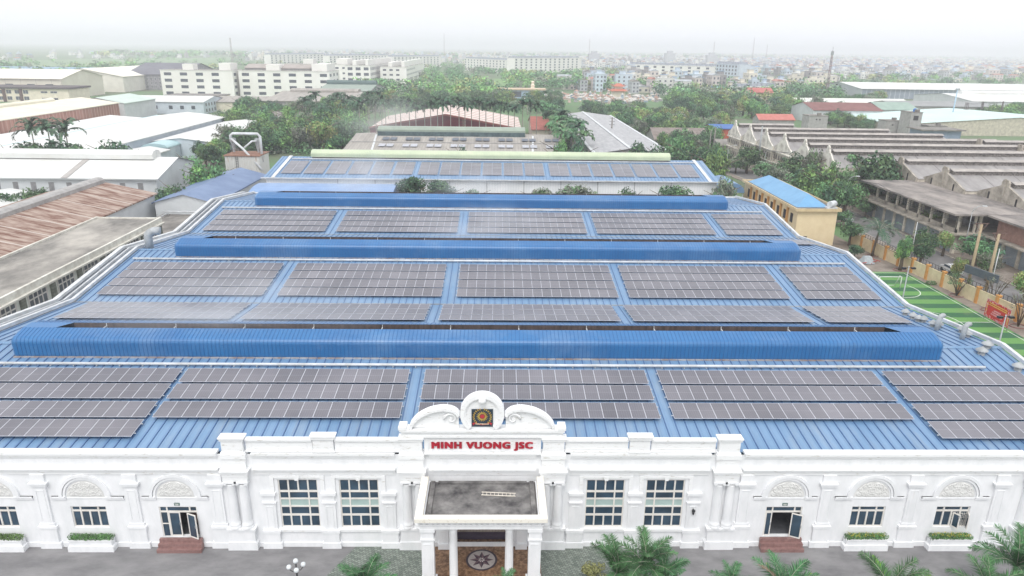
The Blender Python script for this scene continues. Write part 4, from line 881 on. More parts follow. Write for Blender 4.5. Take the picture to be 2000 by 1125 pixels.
# --- centre
o=shed('asbestos_hall',-45,19.5,164,214,7,9.6,'x',M_asb2,M_concgrey,'brown cement-roofed hall with dull green monitor behind the rear hall','hall',over=.5,ridgeoff=.5)
m=MB(); m.ext([(-3,9.3),(-3,11.2),(-1.6,11.9),(1.6,11.9),(3,11.2),(3,9.3)],'x',-25.5,21.5); m.build('green_monitor',mat('dull_green_monitor',(152,164,150),(136,148,136),.3,.7),o,True)
m=MB(); m.box(-25.4,21.4,-3.2,-3.02,9.2,10.6); m.build('monitor_glazing',mat('dark_teal_strip',(84,104,106),(60,76,80),.8,.6),o)
for r_,y,z in ((0,-17,8.05),(1,-8.5,8.95)):
    for x in np.arange(-23,28,7.2):
        m=MB()
        for dx in (0,2.4): m.beam((x+dx+1,y-1.6,z-.05),(x+dx+1,y+1.6,z+.32),2.0,.08)
        q=m.build('rooflight',mat('pale_rooflight',(186,188,194),(160,162,170),1,.5) if r_==0 else mat('dark_rooflight',(110,116,126),(90,96,106),1,.5),o)
m=MB(); m.box(-32,32,-12.4,-12.2,8.35,8.6); m.build('roof_step',M_concgrey,o)
for x in (-24,23): 
    m=MB(); m.beam((x,-24.6,7.05),(x-2 if x<0 else x+1,-2,9.5),.6,.1); m.build('roof_strip',M_alu,o)
o=shed('red_striped_hall',-51,9,246,300,5.2,10.5,'y',mat('striped_red_white_roof',(220,214,206),(204,198,190),.2,.8,stripes=(1,7.5,.36,(176,120,112),.8)),mat('dark_red_wall',(136,56,66),(116,48,58),.4,.85),'dark red hall with white-striped roof seen through the row of palms','hall',over=.5)
add_windows(o,('f',-27.03),[(x,x+2,2.6,4.6) for x in (-8,-4,3,7)],None,True)
m=MB(); m.ext([(-30.4,5.0),(0,10.3),(30.4,5.0),(30.4,5.6),(0,11.0),(-30.4,5.6)],'y',-27.5,-27.2); m.build('verge_board',mat('red_verge',(170,96,88),(156,84,76),.6,.8),o,True)
shed('red_gable_hall',14,30,250,285,5,8.6,'x',mat('red_tile_roof',(170,104,92),(150,88,78),.5,.85),M_cream,'small hall with red tiled roof behind the right end of the palm row','hall')
o=shed('solar_covered_hall',28,50,160,282,8,9.5,'y',mat('dark_panel_roof',(146,148,150),(178,178,178),.5,.5,detail=8,stretch=(2,.4,1),stripes=(1,6.2,.3,(160,158,162),.7)),M_concgrey,'long roof covered in dark solar panels running away right of the palms','hall',over=.6,ridgeoff=.45)
m=MB()
for x in (-11.3,-1.1,11.3): m.beam((x,-61.5,8.1 if abs(x)>5 else 9.6),(x,61.5,8.1 if abs(x)>5 else 9.6),.9,.12)
m.build('roof_edge_strip',M_alu,o)
o=empty('open_canopy_shed',(-96,292,0),'grey open-sided shed roof among the trees left of the palms','shed'); m=MB(); m.ext([(-15,6.2),(15,5.4),(15,5.6),(2,7.2),(-15,6.4)],'x',-12,12); 
m=MB(); m.face([(-13,-16,5.6),(13,-16,5.6),(13,0,7.2),(-13,0,7.2)]); m.face([(-13,0,7.2),(13,0,7.2),(13,16,5.6),(-13,16,5.6)]); m.box(-13,13,-16.1,-16,5.2,5.6); m.build('roof',M_conc,o); m=MB()
for x in (-12,-4,4,12):
    for y in (-15,15): m.box(x-.2,x+.2,y-.2,y+.2,0,5.6)
m.build('post',M_concgrey,o)
o=shed('blue_guard_hall',-8,35,510,522,6,7,'',mat('orange_roof_edge',(206,186,160),(190,170,146),.5,.8),mat('blue_grey_glass_wall',(168,190,206),(150,172,190),.3,.5),'low pale blue glazed hall with flat orange roof by the far field','hall',over=1)
add_windows(o,('f',-6.03),[(-4,4,1,5)],None,False)
# cemetery
cr=random.Random(5)
tm=[]
for kind in range(4):
    m=MB(); c=[(1.2,1.6,1.2),(1.8,1.8,1.6),(1.2,1.2,2.6),(2.2,2.6,1.0)][kind]
    m.box(-c[0],c[0],-c[1],c[1],0,.5); m.box(-c[0]*.7,c[0]*.7,-c[1]*.7,c[1]*.7,.5,c[2]); m.taper(-c[0]*.95,c[0]*.95,-c[1]*.95,c[1]*.95,c[2],c[2]+.7,c[0]*.6,c[1]*.6,1); m.taper(-c[0]*.3,c[0]*.3,-c[1]*.3,c[1]*.3,c[2]+.7,c[2]+1.5,c[0]*.28,c[1]*.28,1)
    tm.append(m)
tcol=[mat('tomb_pink',(206,188,178),(186,168,158),.6,.8,obj_var=.12),mat('tomb_grey',(178,176,176),(150,148,150),.6,.8,obj_var=.12),mat('tomb_cream',(216,206,182),(196,184,158),.6,.8,obj_var=.12),mat('tomb_blue',(168,186,198),(150,166,180),.6,.8,obj_var=.12)]
tr=[mat('tomb_red_roof',(178,146,132),(160,128,114),.6,.8),mat('tomb_white_roof',(202,198,192),(184,180,174),.6,.8)]
TM=[(['pink','grey','cream','blue'][a]+' ornate tomb in the crowded cemetery beyond the palms',m_) for a in range(4) for m_ in [[tm[k].mesh('tomb',[tcol[a],tr[1 if (a+k)%3 else 0]]) for k in range(4)]]]
for i in range(230):
    px=cr.uniform(1020,1290); py=cr.triangular(180,206,193)+ (px-1150)*.02
    if px>1240: py=cr.uniform(188,200)
    q=G(px,py,0); a=cr.randrange(4); o=link('tomb',cr.choice(TM[a][1]),None,(q.x,q.y,0),(0,0,cr.uniform(-.2,.2)),(cr.uniform(.7,1.3),)*2+(cr.uniform(.6,1.2),))
    setp(o,'%s%s, %s %s'%(('low ' if o.scale.z<.8 else 'tall ' if o.scale.z>1.05 else 'mid-height '),TM[a][0].replace(' in the crowded',' in the'),('back','middle','front')[0 if py<190 else 1 if py<197 else 2],('far left','left','centre','right','far right')[min(4,int((px-1020)/55))]),'tomb','tombs in the cemetery')
q=G(1207,190,0); o=empty('pagoda',(q.x,q.y,0),'small temple with two-tiered upturned red roof in the cemetery','temple'); m=MB(); m.box(-5,5,-4,4,0,5); m.box(-3,3,-2.4,2.4,6.5,8.4); m.build('wall',M_cream,o)
m=MB(); m.taper(-7,7,-6,6,5,6.6,3.2,3.2); m.taper(-4.6,4.6,-4,4,8.4,10.6,3,3.4); 
for s_ in (-1,1):
    for t_ in (-1,1): m.beam((s_*6.2,t_*5.2,5.2),(s_*8,t_*6.8,6.4),.5,.3); m.beam((s_*4,t_*3.4,8.6),(s_*5.6,t_*4.8,9.7),.4,.3)
m.build('tiled_roof',mat('temple_red',(196,120,98),(176,100,80),.8,.8),o)
q=G(1040,190,0); o=empty('stupa',(q.x,q.y,0),'slender cream stupa tower at the left end of the cemetery','stupa'); m=MB()
for k in range(5): m.taper(-2.4+.35*k,2.4-.35*k,-2.4+.35*k,2.4-.35*k,2.4*k,2.4*k+1.7,0,0); m.taper(-2.8+.35*k,2.8-.35*k,-2.8+.35*k,2.8-.35*k,2.4*k+1.7,2.4*k+2.4,.7,.7)
m.build('tower',M_cream,o)
# houses in the centre right
shed('old_tiled_house',60,80,228,246,4.2,7.6,'x',mat('grey_brown_tiles',(140,130,124),(120,110,104),.6,.9),M_concgrey,'old house with grey-brown hipped roof among the trees','house',over=.8)
shed('old_tiled_house',80,99,214,224,4,5.6,'x',M_conc,M_concgrey,'long low grey weathered building below the old tiled house','house')
o=shed('green_roof_house',99,116,228,244,5.4,8,'x',mat('teal_tin_roof',(142,186,172),(128,172,158),.5,.6),M_concgrey,'grey house with pale teal tin roof among the trees','house')
shed('blue_red_hut',93,103,268,280,4.4,5.6,'x',mat('strong_blue_tin',(70,110,170),(60,98,158),.5,.6),mat('orange_red_wall',(190,96,76),(170,84,66),.5,.8),'small hut with blue roof and orange-red wall in front of the cemetery trees','hut')
vq=G(1485,203,0); o=shed('red_roof_villa',vq.x-8,vq.x+8,vq.y,vq.y+13,8,11,'x',mat('villa_red_roof',(184,108,102),(166,94,88),.5,.8),M_cream,'cream villa with bright red roof behind the derelict arcades','villa',over=.8); add_windows(o,('f',-6.53),[(x,x+1.6,z,z+1.9) for z in (1,5) for x in (-5.5,-2,1.4,4)],None,False)
vq=G(1516,246,0); shed('orange_roof_house',vq.x-9,vq.x+9,vq.y,vq.y+10,3.2,5.6,'x',mat('coral_red_roof',(190,118,108),(176,106,96),.5,.8),M_concgrey,'low house with coral red roof just behind the arcade ridges','house')
# ------------------------------------------------------------------ derelict arcaded halls (right)
M_old=mat('old_yellow_plaster',(218,211,196),(166,158,146),.45,.9,detail=9,lo=.36,hi=.58); M_oldgrey=mat('old_grey_plaster',(182,174,162),(132,126,116),.5,.9,detail=9,lo=.36,hi=.6)
M_dark=mat('dark_opening',(60,58,60),(44,42,44),1,.9); M_mon=mat('old_monitor_roof',(180,174,168),(150,145,141),.5,.9)
def arc_hall(x0,x1,yc,hw,ze,zr,label,style=0):
    o=empty('derelict_hall',(x0,yc,0),label,'hall'); L=x1-x0
    m=MB(); m.box(0,L,-hw+.02,hw-.02,0,ze-.1); m.build('wall',M_old,o)
    m=MB(); m.face([(0,-hw,ze),(L,-hw,ze),(L,0,zr),(0,0,zr)]); m.face([(0,0,zr),(L,0,zr),(L,hw,ze),(0,hw,ze)]); m.build('roof',M_asb,o)
    m=MB(); m.box(1,L-1,-.9,.9,zr-.3,zr+.55); m.build('monitor_wall',mat('monitor_louvre',(146,140,134),(84,80,80),3,.9,stretch=(1,1,2),detail=3,lo=.42,hi=.55),o)
    m=MB(); m.face([(.8,-1.3,zr+.56),(L-.8,-1.3,zr+.56),(L-.8,0,zr+1.0),(.8,0,zr+1.0)]); m.face([(.8,0,zr+1.0),(L-.8,0,zr+1.0),(L-.8,1.3,zr+.56),(.8,1.3,zr+.56)]); m.build('monitor_roof',M_mon,o)
    m=MB()
    if style==0: L_=[(-hw,ze-1),(-hw,ze+.25),(-hw*.75,ze+.85),(-hw*.5,ze+1.6),(-hw*.34,zr-.25),(-hw*.27,zr+.15),(-1.15,zr+.25),(-1.05,zr+.85),(-.8,zr+.95),(-.75,zr+1.4),(-.5,zr+1.8),(-.2,zr+1.98)]; prof=L_+[(-a,b) for a,b in reversed(L_)]
    else: prof=[(-hw,ze-1),(-hw,ze+.2),(-1.1,zr+.1),(-1.1,zr+.8),(-.7,zr+1.35),(.7,zr+1.35),(1.1,zr+.8),(1.1,zr+.1),(hw,ze+.2),(hw,ze-1)]
    m.ext(prof,'x',-.35,.0); m.box(-.7,0.01,-hw,hw,ze-1.3,ze-1.0); m.box(-.6,0.01,-hw,hw,ze-4.6,ze-4.4)
    m.build('ornate_gable' if style==0 else 'stepped_gable',mat('whitewashed_gable',(226,222,212),(176,170,160),.5,.9,detail=9,lo=.36,hi=.55) if style==0 else M_oldgrey,o,True)
    if style: 
        m=MB(); m.box(-.52,-.36,-.25,.25,ze+.3,zr+1.5); m.box(-.5,-.35,-hw,-hw+.5,0,ze); m.build('gable_pier',M_oldgrey,o)
        add_windows(o,('r',-.38),[(-hw*.55,-hw*.55+.5,ze-1.2,ze+.8),(hw*.5,hw*.5+.5,ze-1.2,ze+.8)],M_dark,False)
    else:
        w_=[];y=-hw+.7
        while y<hw-1: w_.append((y,y+.55,ze-3.3,ze-1.9)); w_.append((y,y+.55,ze-7.0,ze-5.6)) if len(w_)%4 else None; y+=1.9
        m=MB(); m.box(-.55,-.36,-hw,-hw+.3,0,ze-1.3); m.build('facade_pier',M_old,o)
        me={}
        for (a,b,c,d) in w_:
            key=round(d-c,2)
            if key not in me:
                q=MB(); h=d-c; q.ext([(0,0),(.6,0),(.6,h-.3)]+[(.3+.3*math.cos(t),h-.3+.3*math.sin(t)) for t in np.linspace(.3,2.84,5)]+[(0,h-.3)],'x',-.03,0); me[key]=q.mesh('arched_window',[mat('old_window_dark',(104,98,96),(80,76,76),1,.9)])
            link('arched_window',me[key],o,(-.37,a,c))
    return o
AR=[(1408,233),(1439,240),(1470.5,248.5),(1509,258),(1554.6,269),(1606.6,282)]
ys=[G(a,b,14.1).y for a,b in AR]; xs=[G(a,b,14.1).x for a,b in AR]
ENDX=[112,128,138,146,152,160]
OR6=['first','second','third','fourth','fifth','sixth']
for i in range(6):
    hw=(ys[0]-ys[-1])/5/2
    arc_hall(81.5+.6*i,ENDX[i]-10 if i==0 else ENDX[i],ys[0]-(ys[0]-ys[-1])*i/5,hw,9.2,11.9,'%s gable of the derelict arcaded row counted from the far end, with arched windows'%OR6[i])
for i,(a,b,xe) in enumerate([(1763,307,200),(1850,326,200),(1969,351.6,200)]):
    q=G(a,b,12.6); arc_hall(q.x,xe,q.y,7.9,8.7,11.25,['derelict hall with stepped concrete gable right behind the big dark tree','derelict hall with tall stepped gable above the ruined flat roof','derelict hall with stepped gable nearest the right edge'][i],1)
for i,(a,b) in enumerate([(1916,268),(1996,279)]):
    q=G(a,b,13.7); arc_hall(q.x,q.x+60,q.y,7.5,9,11.9,['far right derelict hall with cream stepped gable, left of two','far right derelict hall with cream stepped gable, cut by the frame'][i],1)
# ------------------------------------------------------------------ ruined flat-roofed block
def ruin(x0,x1,y0,y1,label,brick=False):
    o=empty('ruined_block',((x0+x1)/2,(y0+y1)/2,0),label,'building'); a,b=(x0-x1)/2,(x1-x0)/2; c,d=(y0-y1)/2,(y1-y0)/2
    m=MB(); m.box(a-1.6,b,c-1.2,d+1,7.7,8.05); m.build('flat_roof',mat('ruin_roof_slab',(160,152,146),(106,102,100),.22,.95,stretch=(1,.5,1),detail=10,lo=.38,hi=.62),o)
    m=MB(); m.box(a-1.6,b,c-1.2,d+.6,3.9,4.2); m.build('floor_slab',M_oldgrey,o)
    m=MB(); m.box(a+5,b-.2,c+5,d-.2,0,3.9); m.box(a+6,b-.2,c+6,d-.2,4.2,7.7); m.build('inner_wall',mat('ruin_inner',(120,112,108),(84,78,78),.5,.95),o)
    m=MB(); y=c+.3
    k=0
    while y<d:
        m.box(a,a+.4,y-.2,y+.2,4.2,7.7); m.box(a+3.4,a+3.75,y-.17,y+.17,4.2,7.7); y+=4.3
    x=a
    while x<b: m.box(x,x+.45,c,c+.4,4.2,7.7); x+=4.2
    m.build('upper_column',M_old,o)
    y=c+.3
    while y<d:
        m=MB(); m.box(a,a+.5,y-.35,y+.35,0,3.9); m.build('column',M_old,o)
        m=MB(); m.box(a+.25,a+.4,y+.36,min(d,y+3.95),0,3.6); q=m.build('roller_shutter',mat('grey_blue_shutter',(150,160,168),(126,136,146),.6,.7,stripes=(2,.3,.2,(110,120,130),.5),obj_var=.15),o)
        y+=4.3
    m=MB(); m.box(a,a+.3,c,d,4.2,4.9) if not brick else m.box(a-.01,a+.29,c+.5,d,4.2,7.4)
    m.build('parapet',mat('old_brick',(168,130,116),(140,104,94),1.4,.9,stripes=(2,.25,.2,(150,130,120),.5)) if brick else M_oldgrey,o)
    x=a+.6
    while x<b-3: 
        m=MB(); m.box(x,x+3.3,c+.2,c+.35,0,3.6); m.build('roller_shutter',M_oldgrey,o); x+=4.2
    return o
ruin(87,104,84.5,119,'long ruined two-storey block with stained flat roof and open upper floor above shutters')
ruin(93,112,62,82,'ruined block with pinkish brick upper wall at the right edge',True)
# ------------------------------------------------------------------ yellow annex with blue hipped roof
ya=empty('yellow_annex',(61,102,0),'yellow two-storey annex with bright blue hipped metal roof beside the factory','building')
yb0=G(1563,408,7.9); 
ang=0.0
def Y_(mb,n_,mt,rc_=False): return B(mb,n_,mt,ya,rc_)
A_=G(1563,408,7.9); B_=G(1640,405,7.9); C_=G(1432,350,7.9)
ax0,ax1,ay0,ay1=57.2,65.8,87.4,119.5
m=MB(); m.box(ax0+.6,ax1-.3,ay0+.6,ay1-.3,0,7.4); Y_(m,'wall',mat('yellow_wall',(230,212,176),(220,200,162),.5,.85),)
m=MB(); m.box(ax0,ax1+.2,ay0,ay1,7.4,7.62); m.box(ax0,ax0+.2,ay0,ay1,7.62,7.95); m.box(ax1,ax1+.2,ay0,ay1,7.62,7.95); m.box(ax0+.2,ax1,ay0,ay0+.2,7.62,7.95); m.box(ax0+.2,ax1,ay1-.2,ay1,7.62,7.95); Y_(m,'eaves_gutter',mat('yellow_eave',(220,200,160),(190,170,134),.8,.85))
m=MB(); m.box(ax0+.2,ax1,ay0+.2,ay1-.2,7.63,7.66); Y_(m,'roof_deck',M_dirtroof)
r0,r1,s0,s1=ax0+1.1,ax1-1.2,ay0+2.6,ay1-1.2; rc_x=(r0+r1)/2+.3
m=MB(); a=(r0,s0,7.7);b=(r1,s0,7.7);c=(r1,s1,7.7);d=(r0,s1,7.7); e=(rc_x,s0+3.6,9.7); f=(rc_x,s1-3.0,9.7)
m.face([a,b,e]); m.face([b,c,f,e]); m.face([c,d,f]); m.face([d,a,e,f]); m.face([d,c,b,a]); 
Y_(m,'blue_roof',mat('bright_blue_roof',(112,162,200),(98,148,188),.3,.4,stripes=(1,.7,.1,(90,146,190),.4)))
add_windows(ya,('r',ax0+.57-61),[(y-102,y-102+1.3,4.6,6.4) for y in np.arange(90,117,3.6)],M_dark,False)
add_windows(ya,('r',ax0+.57-61),[(y-102,y-102+1.3,1.,2.9) for y in np.arange(90,117,3.6)],M_dark,False)
m=MB()
for y in np.arange(92.6,116,3.6): m.box(ax0+.3,ax0+.6,y-.3,y+.3,0,7.4)
Y_(m,'orange_pilaster',mat('orange_pilaster',(206,158,98),(190,142,84),1,.85))
m=MB(); m.box(ax0+1.6,ax0+3.0,ay0+.55,ay0+.6,0,2.4); Y_(m,'doorway',M_dark)
m=MB(); m.tube([(ax1-1.6,ay0+1.6,8.5),(ax1-.2,ay0+2.6,8.5)],.6,12); m.box(ax1-2.,ax1,ay0+1.4,ay0+2.8,7.66,7.9); o=m.build('water_tank',M_alu); setp(o,'white horizontal water tank on the yellow annex roof corner','water tank')
shed('grey_hut',52.5,57.5,108,113,3.2,3.6,'',M_conc,M_concgrey,'small grey flat-roofed hut between the rear hall and the yellow annex','hut')
# log pile and red frames
lg=empty('wood_pile',(62.3,84.5,0),'heap of dead branches at the foot of the yellow annex','wood pile'); m=MB(); r=random.Random(3)
for i in range(170):
    a=r.uniform(0,6.28); x,y,z=r.gauss(0,1.4),r.gauss(0,.9),abs(r.gauss(0,.6)); d=Vector((math.cos(a),math.sin(a),r.uniform(-.35,.35)))*r.uniform(.6,1.6); m.tube([(x-d.x,y-d.y,max(.05,z-d.z)),(x+d.x,y+d.y,max(.05,z+d.z))],r.uniform(.03,.07),4)
m.build('branches',mat('dead_wood',(136,116,98),(104,86,72),2,.9),lg)
o=empty('red_frame_stack',(67.5,78,0),'red steel frames and grey tarpaulin lying at the end of the pitch','steel frames'); m=MB(); r=random.Random(2)
for i in range(14): m.beam((r.uniform(-2,2),r.uniform(-1.5,1.5),.1+.05*i),(r.uniform(-2,2),r.uniform(-1.5,1.5),.1+.05*i),.15,.1)
m.build('red_beams',mat('red_steel',(186,70,64),(160,56,52),2,.7),o); m=MB(); m.taper(-1.2,1.,-1.,1.,.1,1.3,.5,.6); m.build('tarpaulin',mat('grey_tarp',(176,184,188),(150,158,164),2,.6),o)
# ------------------------------------------------------------------ football pitch
pm_=bpy.data.materials.new('striped_turf'); pm_.use_nodes=True; n=pm_.node_tree.nodes; l=pm_.node_tree.links; tc=n.new('ShaderNodeTexCoord'); sp=n.new('ShaderNodeSeparateXYZ'); l.new(tc.outputs['Object'],sp.inputs[0]); a=n.new('ShaderNodeMath'); a.operation='MULTIPLY_ADD'; a.inputs[1].default_value=1/3.9; a.inputs[2].default_value=.1; l.new(sp.outputs[1],a.inputs[0]); f=n.new('ShaderNodeMath'); f.operation='FRACT'; l.new(a.outputs[0],f.inputs[0]); c=n.new('ShaderNodeMath'); c.operation='LESS_THAN'; c.inputs[1].default_value=.5; l.new(f.outputs[0],c.inputs[0])
no=n.new('ShaderNodeTexNoise'); no.inputs['Scale'].default_value=3; no.inputs['Detail'].default_value=8; l.new(tc.outputs['Object'],no.inputs['Vector'])
mx=n.new('ShaderNodeMix'); mx.data_type='RGBA'; l.new(c.outputs[0],mx.inputs[0]); mx.inputs[6].default_value=(*lin((94,142,76)),1); mx.inputs[7].default_value=(*lin((48,96,62)),1); hv=n.new('ShaderNodeHueSaturation'); mr=n.new('ShaderNodeMapRange'); mr.inputs['To Min'].default_value=.8; mr.inputs['To Max'].default_value=1.2; l.new(no.outputs['Fac'],mr.inputs[0]); l.new(mr.outputs[0],hv.inputs['Value']); l.new(mx.outputs[2],hv.inputs['Color']); l.new(hv.outputs[0],n['Principled BSDF'].inputs['Base Color']); n['Principled BSDF'].inputs['Roughness'].default_value=.95
weather(pm_,(120,128,92),.35,(1,1,1),.52,.72,.5)
sheet('football_pitch',rect(50,71.6,20,72.6),.012,pm_)
M_line=mat('white_line',(226,232,222),(206,214,202),2,.8)
m=MB()
def ln(x0,y0,x1,y1,w_=.1):
    d=Vector((x1-x0,y1-y0)).normalized(); nx,ny=-d.y*w_/2,d.x*w_/2; m.face([(x0+nx,y0+ny,.018),(x0-nx,y0-ny,.018),(x1-nx,y1-ny,.018),(x1+nx,y1+ny,.018)][::-1])
ln(71,20,71,72); ln(50,72,71,72); ln(50,48.4,71,48.4,.12); ln(54,58.9,64.2,58.9,.12)
def arcl(cx,cy,r,a0,a1,k=14):
    for i in range(k): t0=a0+(a1-a0)*i/k; t1=a0+(a1-a0)*(i+1)/k; ln(cx+r*math.cos(t0),cy+r*math.sin(t0),cx+r*math.cos(t1),cy+r*math.sin(t1),.12)
arcl(64.2,63,4.1,-math.pi/2,.5); arcl(61,48.4,5.4,0,2*math.pi,30)
o=m.build('pitch_marking',M_line); o['kind']='structure'
sheet('side_walk',[(71.6,20),(76.6,20),(73.2,72.6),(72,88),(52,88),(52,72.6),(71.6,72.6)],.014,M_pave)
gl_=empty('football_goal',(63.9,63.4,0),'white tubular football goal at the far end of the striped pitch','goal'); m=MB()
for x in (-1.8,1.8): m.tube([(x,0,0),(x,0,2),(x,.6,2),(x,1.6,0)],.07,6)
m.tube([(-1.8,0,2),(1.8,0,2)],.07,6); m.tube([(-1.8,1.6,.05),(1.8,1.6,.05)],.05,6); m.build('goal_frame',mat('white_paint',(226,228,226),(212,214,212),2,.5),gl_)
# compound wall
wl=empty('compound_wall',(73.5,60,0),'cream boundary wall with orange pillars and black railing along the street','wall')
WP=[(71.0,92.),(72.77,69.8),(73.93,56.8),(75.1,45.),(76.9,28.)]
def wpos(t):   # distance from far end
    for (a,b) in zip(WP[:-1],WP[1:]):
        d=math.dist(a,b)
        if t<=d: return (a[0]+(b[0]-a[0])*t/d,a[1]+(b[1]-a[1])*t/d)
        t-=d
    return WP[-1]
tot=sum(math.dist(a,b) for a,b in zip(WP[:-1],WP[1:])); t=0; m=MB(); rl=MB()
MCW=mat('cream_boundary_wall',(228,212,178),(206,188,154),.7,.85,detail=8); MOP=mat('orange_pillar',(214,158,92),(196,140,78),1,.85)
while t<tot-3.9:
    a=wpos(t); b=wpos(t+3.95)
    m.beam((a[0],a[1],1.1),(b[0],b[1],1.1),.2,2.2); m.beam((a[0],a[1],2.24),(b[0],b[1],2.24),.3,.08)
    q=MB(); q.box(-.27,.27,-.27,.27,0,2.55); q.box(-.33,.33,-.33,.33,2.55,2.68); o=q.build('pillar',MOP,wl); o.location=(a[0]-73.5,a[1]-60,0)
    c0=Vector((a[0],a[1],2.3)); c1=Vector((b[0],b[1],2.3)); up_=Vector((0,0,1))
    for z in (2.4,3.1): rl.beam((a[0],a[1],z),(b[0],b[1],z),.05,.05)
    for k in range(5): p=c0.lerp(c1,k/5); rl.beam((p.x,p.y,2.26),(p.x,p.y,3.1),.05,.05)
    t+=3.95
B(m,'wall_panel',MCW,wl); B(rl,'railing',M_blk,wl)
# banner
bn=empty('red_banner',(70.75,47.5,0),'red and yellow festive banner facing the pitch','banner')
m=MB(); m.box(0,.04,-2.5,2.5,.5,3.1); m.build('banner_sheet',mat('banner_red',(212,60,56),(196,48,50),1.5,.6),bn)
m=MB()
for z0 in (2.35,2.62): m.box(-.012,-.002,-1.9,1.9,z0,z0+.12)
m.box(-.01,-.002,-2.4,-2.15,.7,2.3); m.box(-.01,-.002,2.15,2.3,.9,2.6)
m.build('yellow_lines',mat('banner_yellow',(232,196,96),(214,176,80),2,.6),bn)
m=MB(); r=random.Random(8)
for i in range(120):
    e=r.random()
    y,z=(r.uniform(-2.5,2.5),r.choice((r.uniform(.5,.85),r.uniform(2.85,3.1)))) if e<.7 else (r.choice((-1,1))*r.uniform(2.1,2.5),r.uniform(.5,3.1))
    s_=r.uniform(.04,.1); m.box(-.014,-.003,y-s_,y+s_,z-s_,z+s_)
for zz,w_ in ((1.75,.75),(1.45,.95),(1.15,1.15)):
    y=-w_
    while y<w_: q=r.uniform(.08,.16); m.box(-.012,-.003,y,y+q,zz,zz+.2); y+=q+.05
m.build('blossom_pattern',mat('banner_pink',(236,190,196),(214,130,140),3,.6),bn)
m=MB()
for y in (-2.45,2.45): m.tube([(.08,y,0),(.08,y,3.2)],.04,6)
m.build('banner_post',M_galv,bn)
# light poles (pitch side)
def flood(name,x,y,z0,z1,label):
    o=empty(name,(x,y,z0),label,'light pole'); h=z1-z0; m=MB(); m.tube([(0,0,0),(0,0,h)],[.1,.06],8); m.build('pole',M_galv,o)
    m=MB(); m.beam((-.7,0,h-.2),(.7,0,h-.2),.06,.06); m.box(-.8,-.35,-.2,.15,h-.35,h-.15); m.box(.35,.8,-.2,.15,h-.35,h-.15); m.build('floodlight',M_blk,o)
    m=MB(); m.box(-.2,.2,-.3,-.08,h*.48,h*.48+.3); m.build('speaker_box',M_blk,o)
a=onX(1763,583,50.2); b=onX(1776,520,50.2); flood('floodlight_pole',50.2,a.y,0,b.z,'galvanised floodlight pole at the far end of the pitch by the roof edge')
a=onX(1952,668,50.2); b=onX(1966,615,50.2); flood('floodlight_pole',50.2,a.y,0,b.z,'galvanised floodlight pole near the right edge in front of the red banner')
# ------------------------------------------------------------------ street
RD=[(74,215),(76,180),(80,150),(82.5,112),(81.5,76),(82.2,50),(84,20)]
def strip(name,pts,w0,w1_,z,mt):
    m=MB()
    for (a,b) in zip(pts[:-1],pts[1:]): m.face([(a[0]+w0,a[1],z),(b[0]+w0,b[1],z),(b[0]+w1_,b[1],z),(a[0]+w1_,a[1],z)])
    o=m.build(name,mt); o['kind']='structure'; return o
strip('street',RD,-4,4,.006,M_road)
def raised(name,pts,w0,w1_,z,mt):
    m=MB()
    for (a,b) in zip(pts[:-1],pts[1:]):
        m.ext([(a[0]+w0,a[1]),(a[0]+w1_,a[1]),(b[0]+w1_,b[1]),(b[0]+w0,b[1])],'z',0,z)
    o=m.build(name,mt,None,True); o['kind']='structure'; return o
raised('sidewalk',RD,4.0,8.5,.14,M_pave); raised('kerb',RD,3.75,4.0,.16,M_oldgrey); raised('sidewalk',RD,-6.5,-4.25,.14,M_pave); raised('kerb',RD,-4.25,-4.0,.16,M_oldgrey)
sheet('yard_ground',rect(49.6,70.9,72.7,131),.008,mat('brown_yard_soil',(138,126,114),(108,98,88),.5,.95,detail=9)); strip('roadside_ground',RD,8.5,12.5,.01,mat('brown_yard_soil',(138,126,114)))
# tall poles
def pole(px,py,x,h,label,col=M_conc,r0=.22,r1_=.14,arm=None,name='utility_pole',y=None,cat='utility pole'):
    q=G(px,py,0) if y is None else Vector((x,y,0)); o=empty(name,(q.x,q.y,0),label,cat); m=MB(); m.tube([(0,0,0),(0,0,h)],[r0,r1_],8); m.build('pole',col,o)
    if arm=='tri':
        m=MB(); m.beam((-1.1,0,h+.1),(1.1,0,h+.1),.1,.1); m.beam((-.9,0,h),(0,0,h-1.3),.08,.08); m.beam((.9,0,h),(0,0,h-1.3),.08,.08); m.build('crossarm',mat('rusty_arm',(120,96,88),(100,78,70),2,.8),o)
    if arm=='lamp':
        m=MB(); m.tube([(0,0,h),(.0+.3,-.0,h+.7),(1.0,0,h+1.1),(1.9,0,h+1.15)],.06,6); m.build('arm',M_galv,o); m=MB(); m.box(1.7,2.5,-.16,.16,h+1.05,h+1.22); m.build('lamp_head',M_alu,o)
    if arm=='bars':
        m=MB()
        for z in (h-.3,h-1.5,h-2.6): m.beam((-1.,0,z),(1.,0,z),.1,.1)
        m.build('crossarm',M_blk,o)
    return o
MPL=mat('ochre_concrete_pole',(178,160,132),(158,140,114),1.5,.85)
pole(0,0,74.6,11.6,'ochre concrete twin pole with triangular arms, left one',MPL,.24,.2,'tri',y=60.2); pole(0,0,76.2,10.6,'ochre concrete twin pole with triangular arms, right one',MPL,.24,.2,'tri',y=58.2)
bb=empty('transformer_board',(74.6,57.4,0),'dark rectangular board hung between the twin ochre poles','board'); m=MB(); m.beam((-.7,3.3,4.4),(.6,-2.6,4.4),.25,1.2); m.build('board',mat('slate_board',(84,92,102),(72,80,90),1,.6),bb)
pole(1478,338,0,14.5,'pale tapering lattice power pole left of the yellow annex',M_galv,.45,.2)
